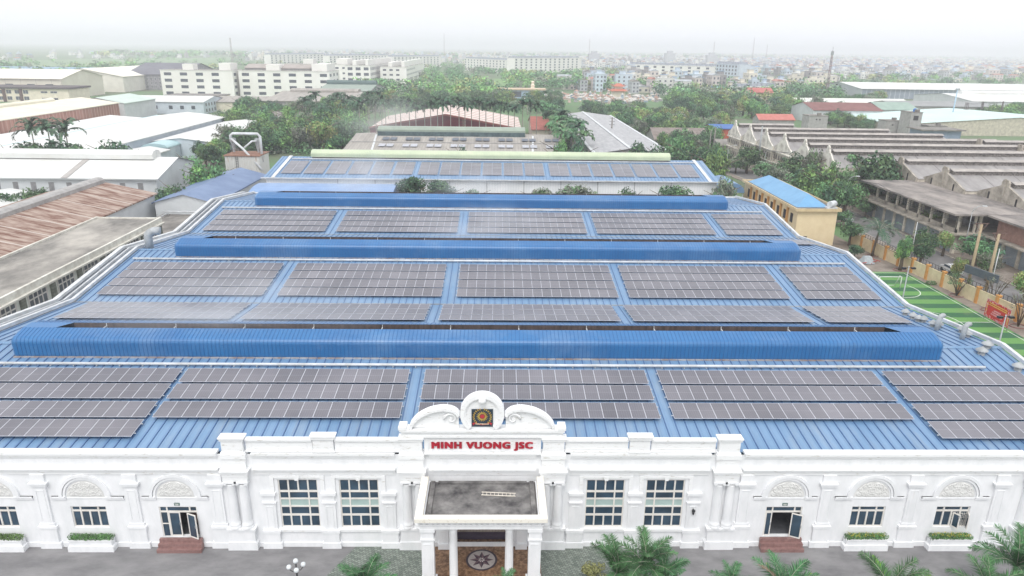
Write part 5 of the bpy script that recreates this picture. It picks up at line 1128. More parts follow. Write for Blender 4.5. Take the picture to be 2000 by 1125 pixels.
pole(1390,325,0,12.5,'twin grey concrete pole at the right end of the rear hall',M_conc,.25,.18); pole(1382,326,0,12,'thin grey concrete pole beside its twin near the rear hall',M_conc,.2,.15)
for px,py,h,lb in ((1417,342,8,'curved street lamp by the bushy trees behind the rear hall'),(1490,345,7.5,'curved street lamp left of the yellow annex roof'),(1645,425,8.5,'curved street lamp over the yellow annex corner'),(1880,500,8.5,'curved street lamp in front of the ruined block')):
    o=pole(px,py,0,h,lb,M_galv,.1,.06,'lamp','street_lamp',cat='street lamp')
o=pole(1778,505,0,7,'slim white lamp post behind the cream wall',M_alu,.08,.06,None,'street_lamp',cat='street lamp'); o=pole(1935,560,0,6.5,'slim white lamp post between bare tree and red banner',M_alu,.08,.06,None,'street_lamp',cat='street lamp')
pole(1192,300,0,13,'grey twin power pole in front of the solar covered hall',M_conc,.35,.25,'bars'); pole(1174,228,0,15,'pale power pole left of the bright green tree',M_conc,.3,.2,'bars')
pole(1405,208,0,18,'white power pole behind the trees right of centre',M_conc,.3,.2,'bars'); pole(905,300,0,12,'thin brown pole rising from the asbestos hall yard',M_bark,.18,.14,'bars')
# ------------------------------------------------------------------ radio masts
def mast(px,py,h,w_,label,col,antenna=True,tilt=0):
    q=G(px,py,0); o=empty('radio_mast',(q.x,q.y,0),label,'mast'); m=MB(); segs=int(h/3)
    for k in range(segs):
        z0,z1=h*k/segs,h*(k+1)/segs; r0,r1_=w_*(1-.55*k/segs),w_*(1-.55*(k+1)/segs); t=.16
        C=[(-1,-1),(1,-1),(1,1),(-1,1)]
        for i in range(4):
            a,b=C[i],C[(i+1)%4]; m.beam((a[0]*r0,a[1]*r0,z0),(a[0]*r1_,a[1]*r1_,z1),t,t); m.beam((a[0]*r0,a[1]*r0,z0),(b[0]*r1_,b[1]*r1_,z1),t*.6,t*.6); m.beam((a[0]*r1_,a[1]*r1_,z1),(b[0]*r1_,b[1]*r1_,z1),t*.6,t*.6)
    m.build('lattice',col,o)
    if antenna:
        for k in range(6):
            m=MB(); a=k*1.05; m.box(w_*.9*math.cos(a)-.25,w_*.9*math.cos(a)+.25,w_*.9*math.sin(a)-.2,w_*.9*math.sin(a)+.2,h-3,h-.4); m.build('antenna_panel',M_galv,o)
        m=MB(); m.tube([(0,0,h),(0,0,h+3)],.1,5); m.build('top_rod',M_blk,o)
    return o
M_mast=mat('mast_grey_red',(112,112,122),(130,100,104),.2,.6,stripes=(2,10,.5,(156,120,120),.5))
mast(1612,197,37,.9,'tall lattice radio mast with antennas standing in the trees',M_mast)
q=G(1855,250,0); o=empty('light_mast',(q.x,q.y,0),'pale blue slender mast with lamp cluster behind the grey house','mast'); m=MB(); m.tube([(0,0,0),(0,0,19)],[.4,.25],8); m.build('mast_tube',mat('pale_blue_mast',(170,196,214),(156,184,204),.4,.5),o); m=MB(); 
for k in range(5): m.box(-1+.45*k,-.7+.45*k,-.3,.3,19,19.6)
m.build('lamp_cluster',M_galv,o)
for px,py,h,w_,lb in ((1880,246,12,1.1,'brown lattice pylon beside the pale green roof'),(1912,238,11,.7,'thin lattice pylon right of the brown pylon'),(1950,242,12,.4,'slim pole pylon near the right edge')): mast(px,py,h,w_,lb,mat('brown_steel',(124,116,116),(104,96,96),.5,.8),False)
# --- right far sheds
shed('white_long_hall',300,620,560,640,8,11.5,'x',M_wroof,mat('grey_glazed_wall',(150,162,174),(130,142,156),.2,.5,stripes=(0,4,.12,(196,200,204),.8)),'very long white roofed hall with grey glazed wall on the right','hall',over=1.5)
shed('white_flat_hall',310,430,430,500,7,10,'x',M_wroof,M_wwall,'white roof with long ridge vent in front of the very long hall','hall',(.1,.5,3,2))
shed('pale_green_hall',185,300,290,345,4.8,8.6,'y',mat('pale_aqua_roof',(200,222,218),(188,210,206),.1,.6),mat('peeling_cream_wall',(206,200,182),(172,166,152),.8,.9),'broad pale aqua roofed hall with peeling cream wall','hall')
shed('rust_red_hall',168,205,342,372,7,10,'x',mat('rust_red_roof',(134,92,88),(116,78,74),.3,.85),M_wwall,'rust-red roofed shed beside the radio mast trees','hall')
shed('grey_green_hall',206,226,345,370,7.5,10.5,'x',mat('grey_green_roof2',(150,170,158),(136,156,146),.3,.8),M_concgrey,'grey-green roofed shed adjoining the rust-red roof','hall')
shed('dark_grey_hall',240,300,395,425,6,8,'x',mat('mid_grey_roof',(150,152,152),(136,138,138),.1,.8),M_concgrey,'mid grey roofed hall beyond the aqua roof','hall')
shed('white_barrel_hall',190,262,415,440,5,8,'x',mat('offwhite_roof',(222,224,216),(208,210,202),.1,.7),M_wwall,'off-white low roof among trees left of the radio mast','hall')
o=shed('blue_grey_block',300,345,320,345,14,14.6,'',M_bw,mat('blue_grey_paint',(150,166,186),(138,154,176),.2,.7),'blue-grey flat-roofed block at the right edge','building'); add_windows(o,('f',-12.53),[(x,x+2,10,12) for x in (-18,-12,-6)],None,False)
# grey tower houses behind the arcades
for (px,py,w_,d_,h,lb,win) in ((1595,258,9,8,3.4,'blank grey rendered house wall just behind the arcade ridges, widest of three',[(3.2,3.9,1.6,2.2),(4.8,5.5,1.5,2.1)]),(1741,266,7.2,7,2.8,'grey rendered house with one small window behind the arcades, middle of three',[(2.8,3.6,.8,1.3)]),(1782,272,5.,9,7.4,'tall narrow grey house with blue roof tank behind the arcades',[(1.2,3.4,4.2,6.2)]),(1828,272,8,8,1.6,'low grey house with faded roof between tall narrow house and red awning',[(2,3,-.6,.8),(4.5,5.5,-.6,.8)])):
    q=G(px,py,0); o=empty('grey_house',(q.x,q.y,0),lb,'house'); m=MB(); m.box(-w_/2,w_/2,0,d_,0,h+4); m.build('wall',M_concgrey,o); m=MB(); m.box(-w_/2-.15,w_/2+.15,-.15,d_+.15,h+4,h+4.25); m.box(0,1.6,1,2.5,h+4.25,h+5.4); m.build('roof',M_conc,o)
    add_windows(o,('f',-.03),[(-w_/2+a,-w_/2+b,c+4,d+4) for a,b,c,d in win],M_dark,False)
q=G(1789,262,13.8); m=MB(); m.lathe(0,0,[(.7,11.66),(.75,11.9),(.75,12.8),(.2,13.2)],12); o=m.build('roof_water_tank',mat('blue_plastic',(60,120,190),(50,108,178),1,.4)); t_=[x for x in bpy.data.objects if x.get('label','').startswith('tall narrow grey')][0]; o.location=(t_.location.x+.4,t_.location.y+3,0); setp(o,'blue plastic water tank on the tall narrow grey house','water tank')
o=shed('red_awning_hut',158,166,262,268,3,4.4,'x',mat('red_awning',(206,100,84),(190,86,72),.5,.7),M_concgrey,'little hut under a red awning behind the arcades','hut')
o=shed('pavilion',176,192,252,262,6,6.5,'',M_conc,mat('blue_dim_wall',(140,156,176),(120,136,156),.5,.8),'flat grey roofed pavilion with white tank behind the arcades on the right','pavilion',over=1.2)
# ------------------------------------------------------------------ vegetation
def crown_mesh(name,seed,r_,h_,nclump,nleaf,size,leafm,z0=.0,flat=.8,sparse=1.,up=.4):
    r=random.Random(seed); m=MB()
    for k in range(nclump):
        while True:
            p=Vector((r.uniform(-1,1),r.uniform(-1,1),r.uniform(-1,1)))
            if .25<p.length<1: break
        if p.z<-.55: p.z*=.5
        f=r.uniform(.72,1.08); c=Vector((p.x*r_*f*.78,p.y*r_*f*.78,z0+h_/2+p.z*h_/2*f*.8)); rr=r_*r.uniform(.2,.38)*sparse
        clump(m,c.x,c.y,c.z,rr,rr,rr*flat,nleaf,size,r,0 if r.random()<.65 else 1,up)
    return m.mesh(name,leafm)
def trunk_mesh(seed,h,r0,limbs=6,spread=1.,top=None,mt=M_bark):
    r=random.Random(seed); m=MB(); k=[(0,0,-.1)]; x=y=0
    for i in range(1,5): x+=r.uniform(-.12,.12)*h/8; y+=r.uniform(-.12,.12)*h/8; k.append((x,y,h*i/4))
    m.tube(k,[r0*1.25,r0,r0*.85,r0*.7,r0*.5],8)
    for i in range(limbs):
        a=6.28*i/limbs+r.uniform(-.4,.4); z=h*r.uniform(.5,.95); L=spread*r.uniform(.7,1.1); p=k[2 if z<h*.6 else 3]
        m.tube([(p[0],p[1],z),(p[0]+L*.45*math.cos(a),p[1]+L*.45*math.sin(a),z+L*.35),(p[0]+L*math.cos(a),p[1]+L*math.sin(a),z+L*.7)],[r0*.45,r0*.28,r0*.1],5)
    return m.mesh('trunk',[mt])
KIND={}
for kd,(ms,desc) in {'dark':([M_leafD,M_leafM],'dark green'),'mid':([M_leafM,M_leafD],'mid green'),'bright':([M_leafB,M_leafM],'bright green'),'grey':([M_leafG,M_leafM],'dusty grey-green'),'yellow':([M_leafY,M_leafB],'yellowish green')}.items():
    KIND[kd]=(desc,[(crown_mesh('crown',10+i+len(KIND)*5,1.,1.25,42,56,.072,ms,0),i) for i in range(3)])
TR=[trunk_mesh(i,1.,.045,6,.55) for i in range(3)]
TREES=[]
def tree(x,y,h,rad,kd,label,group=None,cat='tree',frac=.86,name='tree'):
    i=rng.randrange(3); desc,ms=KIND[kd]
    o=empty(name,(x,y,0),label,cat,group,rng.uniform(0,6.28))
    hb=h*(1-frac)
    t=link('trunk',TR[i],o,(0,0,0),(0,0,0),(h,h,h*.72)); 
    c=link('crown',ms[i][0],o,(0,0,hb),(0,0,0),(rad,rad*rng.uniform(.85,1.1),(h-hb)/1.25)); TREES.append(o); return o
# near, specific trees (pixel of trunk base)
for px,py,h,r_,kd,lb in [
 (1757,528,6.3,1.35,'bright','bright green columnar tree beside the far corner of the pitch'),
 (1800,505,5.6,2.2,'mid','round mid green tree behind the cream wall by the slim lamp post'),
 (1658,480,5.2,2.,'mid','low round tree between the yellow annex and the coconut palm'),
 (1752,432,6.3,2.2,'dark','round dark tree in front of the ruined open floor'),
 (1812,462,5.4,2.2,'yellow','thin yellowish tree in front of the ruined shutters'),
 (1866,556,4.6,1.2,'yellow','small yellowish tree over the cream wall'),
 (1905,520,5.4,3.,'mid','wide leafy tree behind the dark board'),
 (1958,500,4.6,2.2,'mid','pale leafy street tree right of the twin poles'),
 (1690,425,4,1.9,'mid','mid green street tree behind the coconut palm'),(1795,522,5.2,1.9,'dark','dark street tree behind the columnar tree'),(1925,548,4.8,2.,'grey','dusty street tree behind the red banner'),(1985,515,4.4,2.,'mid','green street tree at the right edge by the brick upper wall'),(1840,500,4.8,1.5,'yellow','thin yellowish street tree by the white car'),(1996,590,4.8,1.7,'yellow','yellowish tree cut by the right edge above the bare tree'),(1668,505,2.6,1.3,'dark','low dark bush tree beside the wood pile'),(1722,418,4.2,1.8,'bright','bright street tree at the left end of the ruined block'),(1642,442,3.6,2.2,'mid','low spreading tree behind the yellow annex water tank')]:
    q=G(px,py,0); tree(q.x,q.y,h*1.05,r_*1.3,kd,lb,frac=.74)
# trees whose foot is hidden: centre column, top row, real distance Y and width measured in the photograph
def onY(px,py,Y):
    d=ray(px,py); return CAM+d*((Y-CAM.y)/d.y)
def tree_at(px,pt,Y,wpx,kd,lb,frac=.8):
    q=onY(px,pt,Y); zc=(q-CAM).dot(CF); return tree(q.x,q.y,max(3,q.z),wpx/2/FPX*zc*1.22,kd,lb,frac=frac)
for a in [
 (1315,357,106,66,'mid','bushy tree in front of the rear hall wall, rightmost'),(1228,366,106,42,'mid','small round tree in front of the rear hall wall, second from right'),(1128,360,106,74,'grey','broad pale-flowered tree in front of the rear hall wall'),(1057,366,106,48,'grey','small pale tree in front of the rear hall wall near its middle'),(920,366,106,34,'mid','small round tree in front of the rear hall wall, left of middle'),
 (858,350,107,62,'dark','dark round tree in smoke before the rear hall, right of the pair'),(802,343,107,62,'dark','dark round tree in smoke before the rear hall, left of the pair'),
 (1398,287,137,52,'bright','bright leafy tree right of the rear hall'),(1352,280,150,62,'dark','dark leafy tree behind the right end of the rear hall'),(1418,345,112,40,'grey','thin bush beside the blue curved canopy'),(1330,262,165,60,'bright','bright tree behind the solar covered hall end'),(1300,275,152,70,'mid','mid green tree behind the right part of the rear hall'),(1250,275,152,56,'dark','dark round tree at the foot of the solar covered hall'),(1130,272,153,46,'dark','dark round tree under the palm cluster'),(1095,270,153,40,'bright','bright low tree left under the palm cluster'),
 (1730,297,126,104,'dark','big dark green tree behind the ruined block, rightmost'),(1692,296,133,96,'dark','big dark green tree behind the ruined block, second'),
 (1640,312,122,74,'bright','wide bright green tree beside the big dark tree'),(1600,318,124,70,'bright','bright green tree left of the widest bright one'),(1660,345,112,60,'mid','mid green tree at the left end of the ruined block'),(1575,330,128,60,'mid','mid green tree behind the yellow annex'),(1556,296,150,66,'mid','green tree covering the fifth arcade gable'),(1590,290,140,50,'grey','half bare tree covering the sixth arcade gable'),(1465,280,176,52,'mid','green tree below the arched windows'),(1440,304,176,46,'grey','dusty tree by the street bend'),(1500,312,160,56,'grey','dusty leafless scrub tree by the street bend'),(1530,326,140,56,'grey','dusty brown scrub tree by the street'),(1625,350,114,60,'mid','tree behind the left end of the ruined block'),(1416,290,190,36,'grey','dusty brown tree left of the arcaded row'),
 (398,307,122,72,'bright','big bright green tree left of the dull blue roof'),(425,322,135,50,'mid','green tree left of the filter plant'),(338,355,108,60,'mid','bushy tree between rusty shed and dull blue roof'),(312,368,104,40,'mid','lower bushy tree at the corner of the rusty shed'),(362,300,140,50,'grey','dusty tree behind the big bright green tree'),
 (18,372,103,60,'dark','dark bushy tree at the left edge before the white warehouse'),(58,361,106,62,'mid','green bushy tree at the left edge before the white warehouse'),
 (222,272,141,76,'dark','dark spreading tree right of the three palms'),(52,274,141,84,'dark','dark undergrowth tree beneath the left palm'),(92,272,141,84,'dark','dark undergrowth tree beneath the middle palm'),(132,276,141,80,'dark','dark undergrowth tree beneath the right palm'),(15,285,141,50,'mid','undergrowth tree left of the three palms'),(170,285,141,40,'mid','low green tree between the palms and the spreading tree'),
 (905,284,152,28,'dark','small dark tree before the asbestos hall'),(440,226,300,60,'bright','bright green tree beside the bluish office')]: tree_at(*a,frac=.52 if a[2] in (106,107) and a[1]<368 and a[0]>500 else .84)
# bare and shrubby trees beside the wall
def shrub_tree(px,py,h,r_,lb,kd='mid',leafn=26,off=(0,0)):
    q=G(px,py,0); o=empty('small_tree',(q.x,q.y,0),lb,'tree'); r=random.Random(int(px)); m=MB(); L=MB()
    for i in range(9):
        a=6.28*i/9; t=[(0,0,0),(r_*.25*math.cos(a),r_*.25*math.sin(a),h*.35),(r_*.6*math.cos(a+.2),r_*.6*math.sin(a+.2),h*.65),(r_*.9*math.cos(a+.3),r_*.9*math.sin(a+.3),h*r.uniform(.8,1))]
        m.tube(t,[.09,.06,.04,.015],5)
        for k in range(4):
            b=a+r.uniform(-.7,.7); m.tube([t[2],(t[2][0]+r_*.45*math.cos(b),t[2][1]+r_*.45*math.sin(b),t[2][2]+h*r.uniform(.05,.3))],[.025,.01],4)
    m.build('trunk',M_bark,o)
    for k in range(leafn):
        a=r.uniform(0,6.28); rr=r_*math.sqrt(r.random()); clump(L,rr*math.cos(a),rr*math.sin(a),h*r.uniform(.55,1.02),r_*.22,r_*.22,h*.07,30,.1,r)
    L.build('crown',KIND[kd][1][0][0].materials[0],o)
shrub_tree(1868,578,3.6,1.7,'multi-stemmed flowering shrub tree inside the cream wall','mid',26)
shrub_tree(1936,600,5.2,1.9,'nearly bare grey tree behind the red banner','grey',10)
shrub_tree(1988,638,5.0,1.6,'bare branching tree at the right edge inside the wall','grey',9)
q=G(1818,556,0); o=empty('low_bush',(q.x,q.y,0),'low grassy bush at the foot of the cream wall','bush'); L=MB(); r=random.Random(4); clump(L,0,0,.3,.9,.6,.4,220,.14,r); L.build('foliage',M_leafM,o)
for px,py in ((1757,528),(1868,578),(1988,638),(1703,500),(1930,606)):
    q=G(px,py,0); m=MB(); N=18
    for k in range(N):
        a,b=6.283*k/N,6.283*(k+1)/N; m.beam((1.1*math.cos(a),.9*math.sin(a),.08),(1.1*math.cos(b),.9*math.sin(b),.08),.14,.16)
    o=m.build('tree_ring',M_step); o.location=(q.x,q.y,0); setp(o,'brick ring round the trunk of the '+{1757:'columnar tree',1868:'flowering shrub tree',1988:'bare tree at the right edge',1703:'coconut palm',1930:'tree behind the banner'}[px],'tree ring')
def wires(pts,sag,label,n=3,gap=.8):
    m=MB()
    for k in range(n):
        for a,b in zip(pts[:-1],pts[1:]):
            a_=Vector(a)+Vector((gap*(k-1),0,0)); b_=Vector(b)+Vector((gap*(k-1),0,0)); q=[a_.lerp(b_,t/8)-Vector((0,0,sag*4*(t/8)*(1-t/8))) for t in range(9)]; m.tube(q,.035,4,caps=False)
    o=m.build('power_line',M_blk); setp(o,label,'wires')
wires([(74.6,60.2,11.6),(76.,96,11.4),(74,135,12),(72,178,12)],1.2,'black power lines along the street past the ochre twin pole')
wires([tuple(G(1880,246,0)+Vector((0,0,12))),tuple(G(1912,238,0)+Vector((0,0,11))),tuple(G(1950,242,0)+Vector((0,0,12)))],1.,'sagging power lines between the brown pylons on the right',3,1.2)
# ---- palms
def palm_mesh(seed,nf,L,nl,droop,leafm,width=.55,ll=.5,rise=.9):
    r=random.Random(seed); m=MB()
    for k in range(nf):
        a=6.283*k/nf*1.0+r.uniform(-.25,.25); el=rise*r.uniform(.15,1.1) ; pts=[]; p=Vector((0,0,0)); e=el; st=L/10
        for j in range(11):
            pts.append(p.copy()); p=p+Vector((math.cos(a)*math.cos(e),math.sin(a)*math.cos(e),math.sin(e)))*st; e-=droop*(.5+j*.16)*r.uniform(.85,1.15)
        m.tube(pts,[.035*L/3*(1-j/12) for j in range(11)],4,1,caps=False)
        side=Vector((-math.sin(a),math.cos(a),0))
        for j in range(1,nl):
            t=j/nl*10; i=min(9,int(t)); q=pts[i].lerp(pts[i+1],t-i); d=(pts[i+1]-pts[i]).normalized(); nrm=side.cross(d).normalized(); s_=math.sin(math.pi*(.12+.86*j/nl))**.6*ll*L/3
            for sg in (-1,1):
                v=(side*sg*.85+d*.75+nrm*r.uniform(-.45,.35)+Vector((0,0,-.2 if nl>20 else -.3))).normalized()*s_*r.uniform(.85,1.1); wv=d*(.03*L/3 if nl>20 else .11*L/3)
                m.face([q-wv,q+v*.55-wv*.4+Vector((0,0,.02)),q+v,q+v*.5+wv*1.2,q+wv],0)
    return m.mesh('crown',[leafm,M_palmbark])
def palm_trunk(h,r0,mt=M_palmbark,lean=0): 
    m=MB(); m.tube([(0,0,0),(lean*.2,0,h*.3),(lean*.5,0,h*.6),(lean,0,h)],[r0*1.3,r0,r0*.9,r0*.75],8); return m.mesh('trunk',[mt])
PC=[palm_mesh(i,18,3.2,20,.2,M_leafP,ll=.75,rise=1.2) for i in range(3)]; PL3=[palm_mesh(40+i,15,3.2,16,.2,M_leafD,ll=.6,rise=1.45) for i in range(3)]; M_leafPB=leafmat('palm_frond_bright',(104,156,104),.14,.3); PCB=[palm_mesh(20+i,18,3.2,20,.2,M_leafPB,ll=.75,rise=1.2) for i in range(2)]; PT=palm_trunk(1,.03)
M_shaft=mat('green_crownshaft',(120,150,96),(104,134,84),1,.6)
mm=MB(); mm.tube([(0,0,0),(0,0,1)],[.17,.1],8); SH=mm.mesh('crown_shaft',[M_shaft])
def palm(x,y,h,s,lb,group=None,z=0,set_=None):
    o=empty('palm_tree',(x,y,z),lb,'palm tree',group,rng.uniform(0,6.28)); link('trunk',PT,o,(0,0,0),(0,0,0),(6,6,h)); link('crown_shaft',SH,o,(0,0,h-.2),(0,0,0),(1,1,1.3)); link('crown',rng.choice(set_ or PC),o,(0,0,h+.9),(0,0,0),(s,s,s)); return o
for px,pt,h,lb in ((62,240,11.5,'royal palm left of the group of three beside the white roofs'),(94,240,11,'royal palm in the middle of the group of three'),(128,238,11.5,'royal palm right of the group of three')):
    q=onY(px,259,143); palm(q.x,q.y,q.z-.6,1.9,lb,'three royal palms by the white roofs',0,PL3)
ORDP='first second third fourth fifth sixth seventh eighth ninth tenth eleventh twelfth thirteenth fourteenth fifteenth sixteenth seventeenth eighteenth nineteenth twentieth'.split()+['twenty-'+x for x in 'first second third fourth fifth sixth'.split()]
for i in range(26):
    x=-54+i*2.75+rng.uniform(-.5,.5); y=241+rng.uniform(-3.5,3.5); palm(x,y,rng.uniform(12,15.5),rng.uniform(1.25,1.55),'%s royal palm from the left in the long row before the red hall'%ORDP[i],'royal palms in a row before the red hall')
for i in range(26):
    x=19.5+rng.uniform(0,7); y=166+i*4.4+rng.uniform(-1,1); palm(x,y,rng.uniform(9.5,12.5),rng.uniform(1.3,1.6),'%s nearest royal palm of the cluster left of the solar covered hall'%ORDP[i],'royal palms along the solar covered hall',0,PCB if i%3 else None)
for i in range(18):
    q=G(600+9.4*i,rng.uniform(228,268),0); palm(q.x,q.y,rng.uniform(9,12),rng.uniform(1.3,1.6),'%s palm from the left in the dark trees left of the red hall'%ORDP[i],'palms left of the red hall')
for px,py,h in ((1065,215,9),(1030,225,9),(1590,215,9),(1470,225,8),(1510,228,8),(1400,222,8)):
    q=G(px,py,0); palm(q.x,q.y,h,1.6,'coconut palm rising above the trees '+{1065:'left of the bright cluster',1030:'beside the red gable hall',1590:'just left of the radio mast',1470:'left of the red roofed villa',1510:'behind the coral roof',1400:'above the teal roofed house'}[px],'scattered palms right of centre')
q=G(1703,500,0); CPM=palm_mesh(77,17,3.1,30,.13,M_leafP,ll=.75); o=empty('coconut_palm',(q.x,q.y,0),'leaning coconut palm beside the cream wall','palm tree'); link('trunk',palm_trunk(4.6,.22,M_bark,.5),o); link('crown',CPM,o,(.5,0,4.9),(0,0,.5),(1.5,)*3)
# foreground palms
M_leafF=leafmat('front_palm_leaf',(74,118,72),.12,.55)
FP=[palm_mesh(100+i,15,2.9,64,.1,M_leafF,ll=.8,rise=1.55) for i in range(3)]; FY=palm_mesh(140,4,2.3,50,.03,M_palmY,ll=.5,rise=1.5); FD=palm_mesh(150,2,2.6,50,.1,M_palmDry,ll=.4,rise=1.2)
FT=palm_trunk(1,.16,M_bark)
def fpalm(px,py,z,s,lb,i=0,young=False,dry=False,rz=0):
    q=G(px,py,z); o=empty('front_palm',(q.x,q.y,0),lb,'palm tree'); link('trunk',FT,o,(0,0,0),(0,0,0),(1,1,z)); link('crown',FP[i%3],o,(0,0,z),(0,0,rz),(s,s,s))
    if young: c=link('young_fronds',FY,o,(0,0,z+.1),(0,0,rz+1),(s,s,s)); c['label']='bright yellow-green young fronds'
    if dry: c=link('dry_frond',FD,o,(0,0,z),(0,0,rz+2),(s,s,s)); c['label']='withered brown frond'
fpalm(1205,1120,3.2,.95,'leafy palm clump at the bottom right of centre, left crown',0)
fpalm(1262,1105,3.6,.95,'leafy palm clump at the bottom right of centre, tallest crown',1,rz=1.)
fpalm(1295,1128,3.2,.8,'leafy palm clump at the bottom right of centre, right crown',2)
fpalm(1428,1146,3.,.62,'low palm at the bottom edge left of the withered frond palm',1)
fpalm(1528,1160,3.2,1.0,'palm with bright young fronds and one withered brown frond before the right doorway',2,True,True,rz=.6)
fpalm(1745,1165,3.4,1.15,'palm with a yellow-green young frond before the right planters',0,True,rz=2.2)
fpalm(1985,1105,3.6,1.05,'palm cut by the right edge at the bottom corner',1,rz=.3)
fpalm(1930,1160,3.0,.95,'small palm at the bottom right corner left of the edge palm',2)
fpalm(712,1142,3.2,.8,'palm at the bottom edge left of the canopy',0,rz=1.4)
fpalm(935,1165,2.6,.42,'small palm tip at the bottom edge inside the canopy view',2); fpalm(990,1150,2.8,.5,'palm tip in front of the right canopy column at the bottom edge',1)
o=empty('low_bush',G(1165,1120,.6),'yellow-green bush left of the leafy palm clump at the bottom','bush'); o.location.z=0; L=MB(); r=random.Random(14); 
for k in range(16): clump(L,r.uniform(-.8,.8),r.uniform(-.6,.6),.8+r.uniform(-.3,.3),.35,.35,.3,60,.1,r)
L.build('foliage',M_leafY,o)
# ---- tree regions (pixel polygons of trunk bases): individual trees
def inpoly(x,y,P):
    c=False; j=len(P)-1
    for i in range(len(P)):
        if (P[i][1]>y)!=(P[j][1]>y) and x<(P[j][0]-P[i][0])*(y-P[i][1])/(P[j][1]-P[i][1])+P[i][0]: c=not c
        j=i
    return c
BLD=[]
bpy.context.view_layer.update()
for o in list(COL.objects):
    if o.type=='MESH' and o.name.split('.')[0] in ('wall','flat_roof','side_wall') and o.parent:
        bb_=[o.matrix_world@Vector(c) for c in o.bound_box]; BLD.append((min(c.x for c in bb_),max(c.x for c in bb_),min(c.y for c in bb_),max(c.y for c in bb_)))
def free(x,y,mrg=1.2): return not any(a-mrg<x<b+mrg and c-mrg<y<d+mrg for a,b,c,d in BLD) and not (72<x<92 and y<215) 
def region(P,n,hr,rr,kinds,where,gap=3.2,mass=None,tries=40):
    xs=[p[0] for p in P]; ys=[p[1] for p in P]; out=[]; k=0
    for _ in range(n*tries):
        px,py=rng.uniform(min(xs),max(xs)),rng.uniform(min(ys),max(ys))
        if not inpoly(px,py,P): continue
        q=G(px,py,0)
        if not free(q.x,q.y): continue
        sp_=gap
        if any((q.x-a)**2+(q.y-b)**2<sp_*sp_ for a,b in out): continue
        out.append((q.x,q.y)); kd=rng.choice(kinds); h=rng.uniform(*hr); rad=rng.uniform(*rr)
        if mass is not None: mass.append((q.x,q.y,h,rad,kd))
        else:
            fx=(px-min(xs))/(max(xs)-min(xs)+1e-6); fy=(py-min(ys))/(max(ys)-min(ys)+1e-6); fh=(h-hr[0])/(hr[1]-hr[0]+1e-6)
            tree(q.x,q.y,h,rad,kd,'%s %s tree, %s %s, %s'%(('low','medium','tall')[min(2,int(fh*3))],KIND[kd][0],('back','mid','front')[min(2,int(fy*3))],('far left','left','centre','right','far right')[min(4,int(fx*5))],where),'trees '+where)
        k+=1
        if k>=n: break
    return k
D=('dark','mid','mid','bright','bright','mid','grey','yellow')
region([(420,262),(470,240),(560,245),(640,235),(700,240),(720,262),(690,300),(560,300),(525,305),(440,300)],80,(8,12.5),(4.2,6.5),D,'between filter plant and asbestos hall',3.9)
region([(470,218),(690,205),(700,225),(610,232),(480,232)],18,(7,10),(4.5,6.5),D,'behind the grey open-sided shed',5)
region([(380,300),(440,290),(440,335),(400,330)],6,(5,8),(3,4),D,'beside the lane left of the filter plant')
region([(690,200),(1090,205),(1100,222),(1010,216),(720,216)],44,(9,12),(5,7),D,'in the belt behind the palm row',5)
region([(1130,215),(1250,222),(1300,240),(1420,240),(1400,300),(1300,300),(1230,262),(1150,232)],52,(7,10.5),(4.2,6),D,'right of the solar covered hall',4.5)
region([(1260,285),(1400,290),(1420,335),(1340,335),(1290,312)],14,(6,9),(3.4,4.6),('mid','dark','bright','grey'),'behind the right end of the rear hall',4)
region([(1300,205),(1620,205),(1640,228),(1560,236),(1420,232),(1320,225)],50,(8,12),(5,7.5),D,'between the villas and the arcade ridges',5)
region([(1540,200),(1760,195),(1680,225),(1640,240)],18,(7,10),(5,7),D,'around the radio mast',6)
region([(1880,240),(2000,225),(2000,262),(1930,262),(1890,258)],14,(7,10),(5,7),D,'at the right edge behind the pavilion',6)
region([(1640,225),(1760,238),(1900,250),(2000,252),(2000,264),(1880,264),(1700,262),(1600,240)],26,(5,8),(3.2,5),D,'between arcades and aqua hall',5)
region([(1090,285),(1160,290),(1150,300),(1090,302)],4,(5,7),(3,4),('mid','bright'),'under the palm cluster')
region([(780,300),(1050,300),(1050,303),(780,303)],0,(4,6),(2,3),D,'x')
region([(1430,300),(1500,330),(1560,372),(1500,345),(1440,315)],10,(4,6.5),(3,4.5),('grey','grey','mid'),'along the verge below the arcades',4)
region([(250,290),(330,280),(330,300),(260,302)],5,(4,6),(3,4),D,'beside the small white roof')
# undergrowth below the trees, one mass
ug=MB(); r=random.Random(31)
for P,nn in (([(420,262),(470,235),(560,240),(640,230),(700,235),(720,262),(700,300),(640,304),(525,305),(440,300)],560),([(1130,215),(1250,222),(1300,240),(1420,232),(1410,330),(1300,300),(1230,262),(1150,232)],420),([(1300,205),(1680,200),(1640,228),(1560,236),(1420,232),(1320,225)],420),([(1400,290),(1430,300),(1500,330),(1560,372),(1600,395),(1640,380),(1540,320),(1440,290)],260),([(600,200),(1100,203),(1100,222),(720,222),(600,216)],340),([(0,290),(160,292),(330,290),(330,303),(0,306)],60)):
    xs=[p[0] for p in P]; ys=[p[1] for p in P]
    for _ in range(nn):
        px,py=r.uniform(min(xs),max(xs)),r.uniform(min(ys),max(ys))
        if not inpoly(px,py,P): continue
        q=G(px,py,0)
        if free(q.x,q.y,.5): h=r.uniform(1.5,4.6); clump(ug,q.x,q.y,h*.5,r.uniform(1.5,3),r.uniform(1.5,3),h*.6,42,.42,r,r.choice((0,1,1,2,3)))
setp(ug.build('undergrowth',[M_leafD,M_leafM,M_leafB,M_leafG]),'dense green undergrowth filling the ground between the trees','undergrowth',None,'stuff')
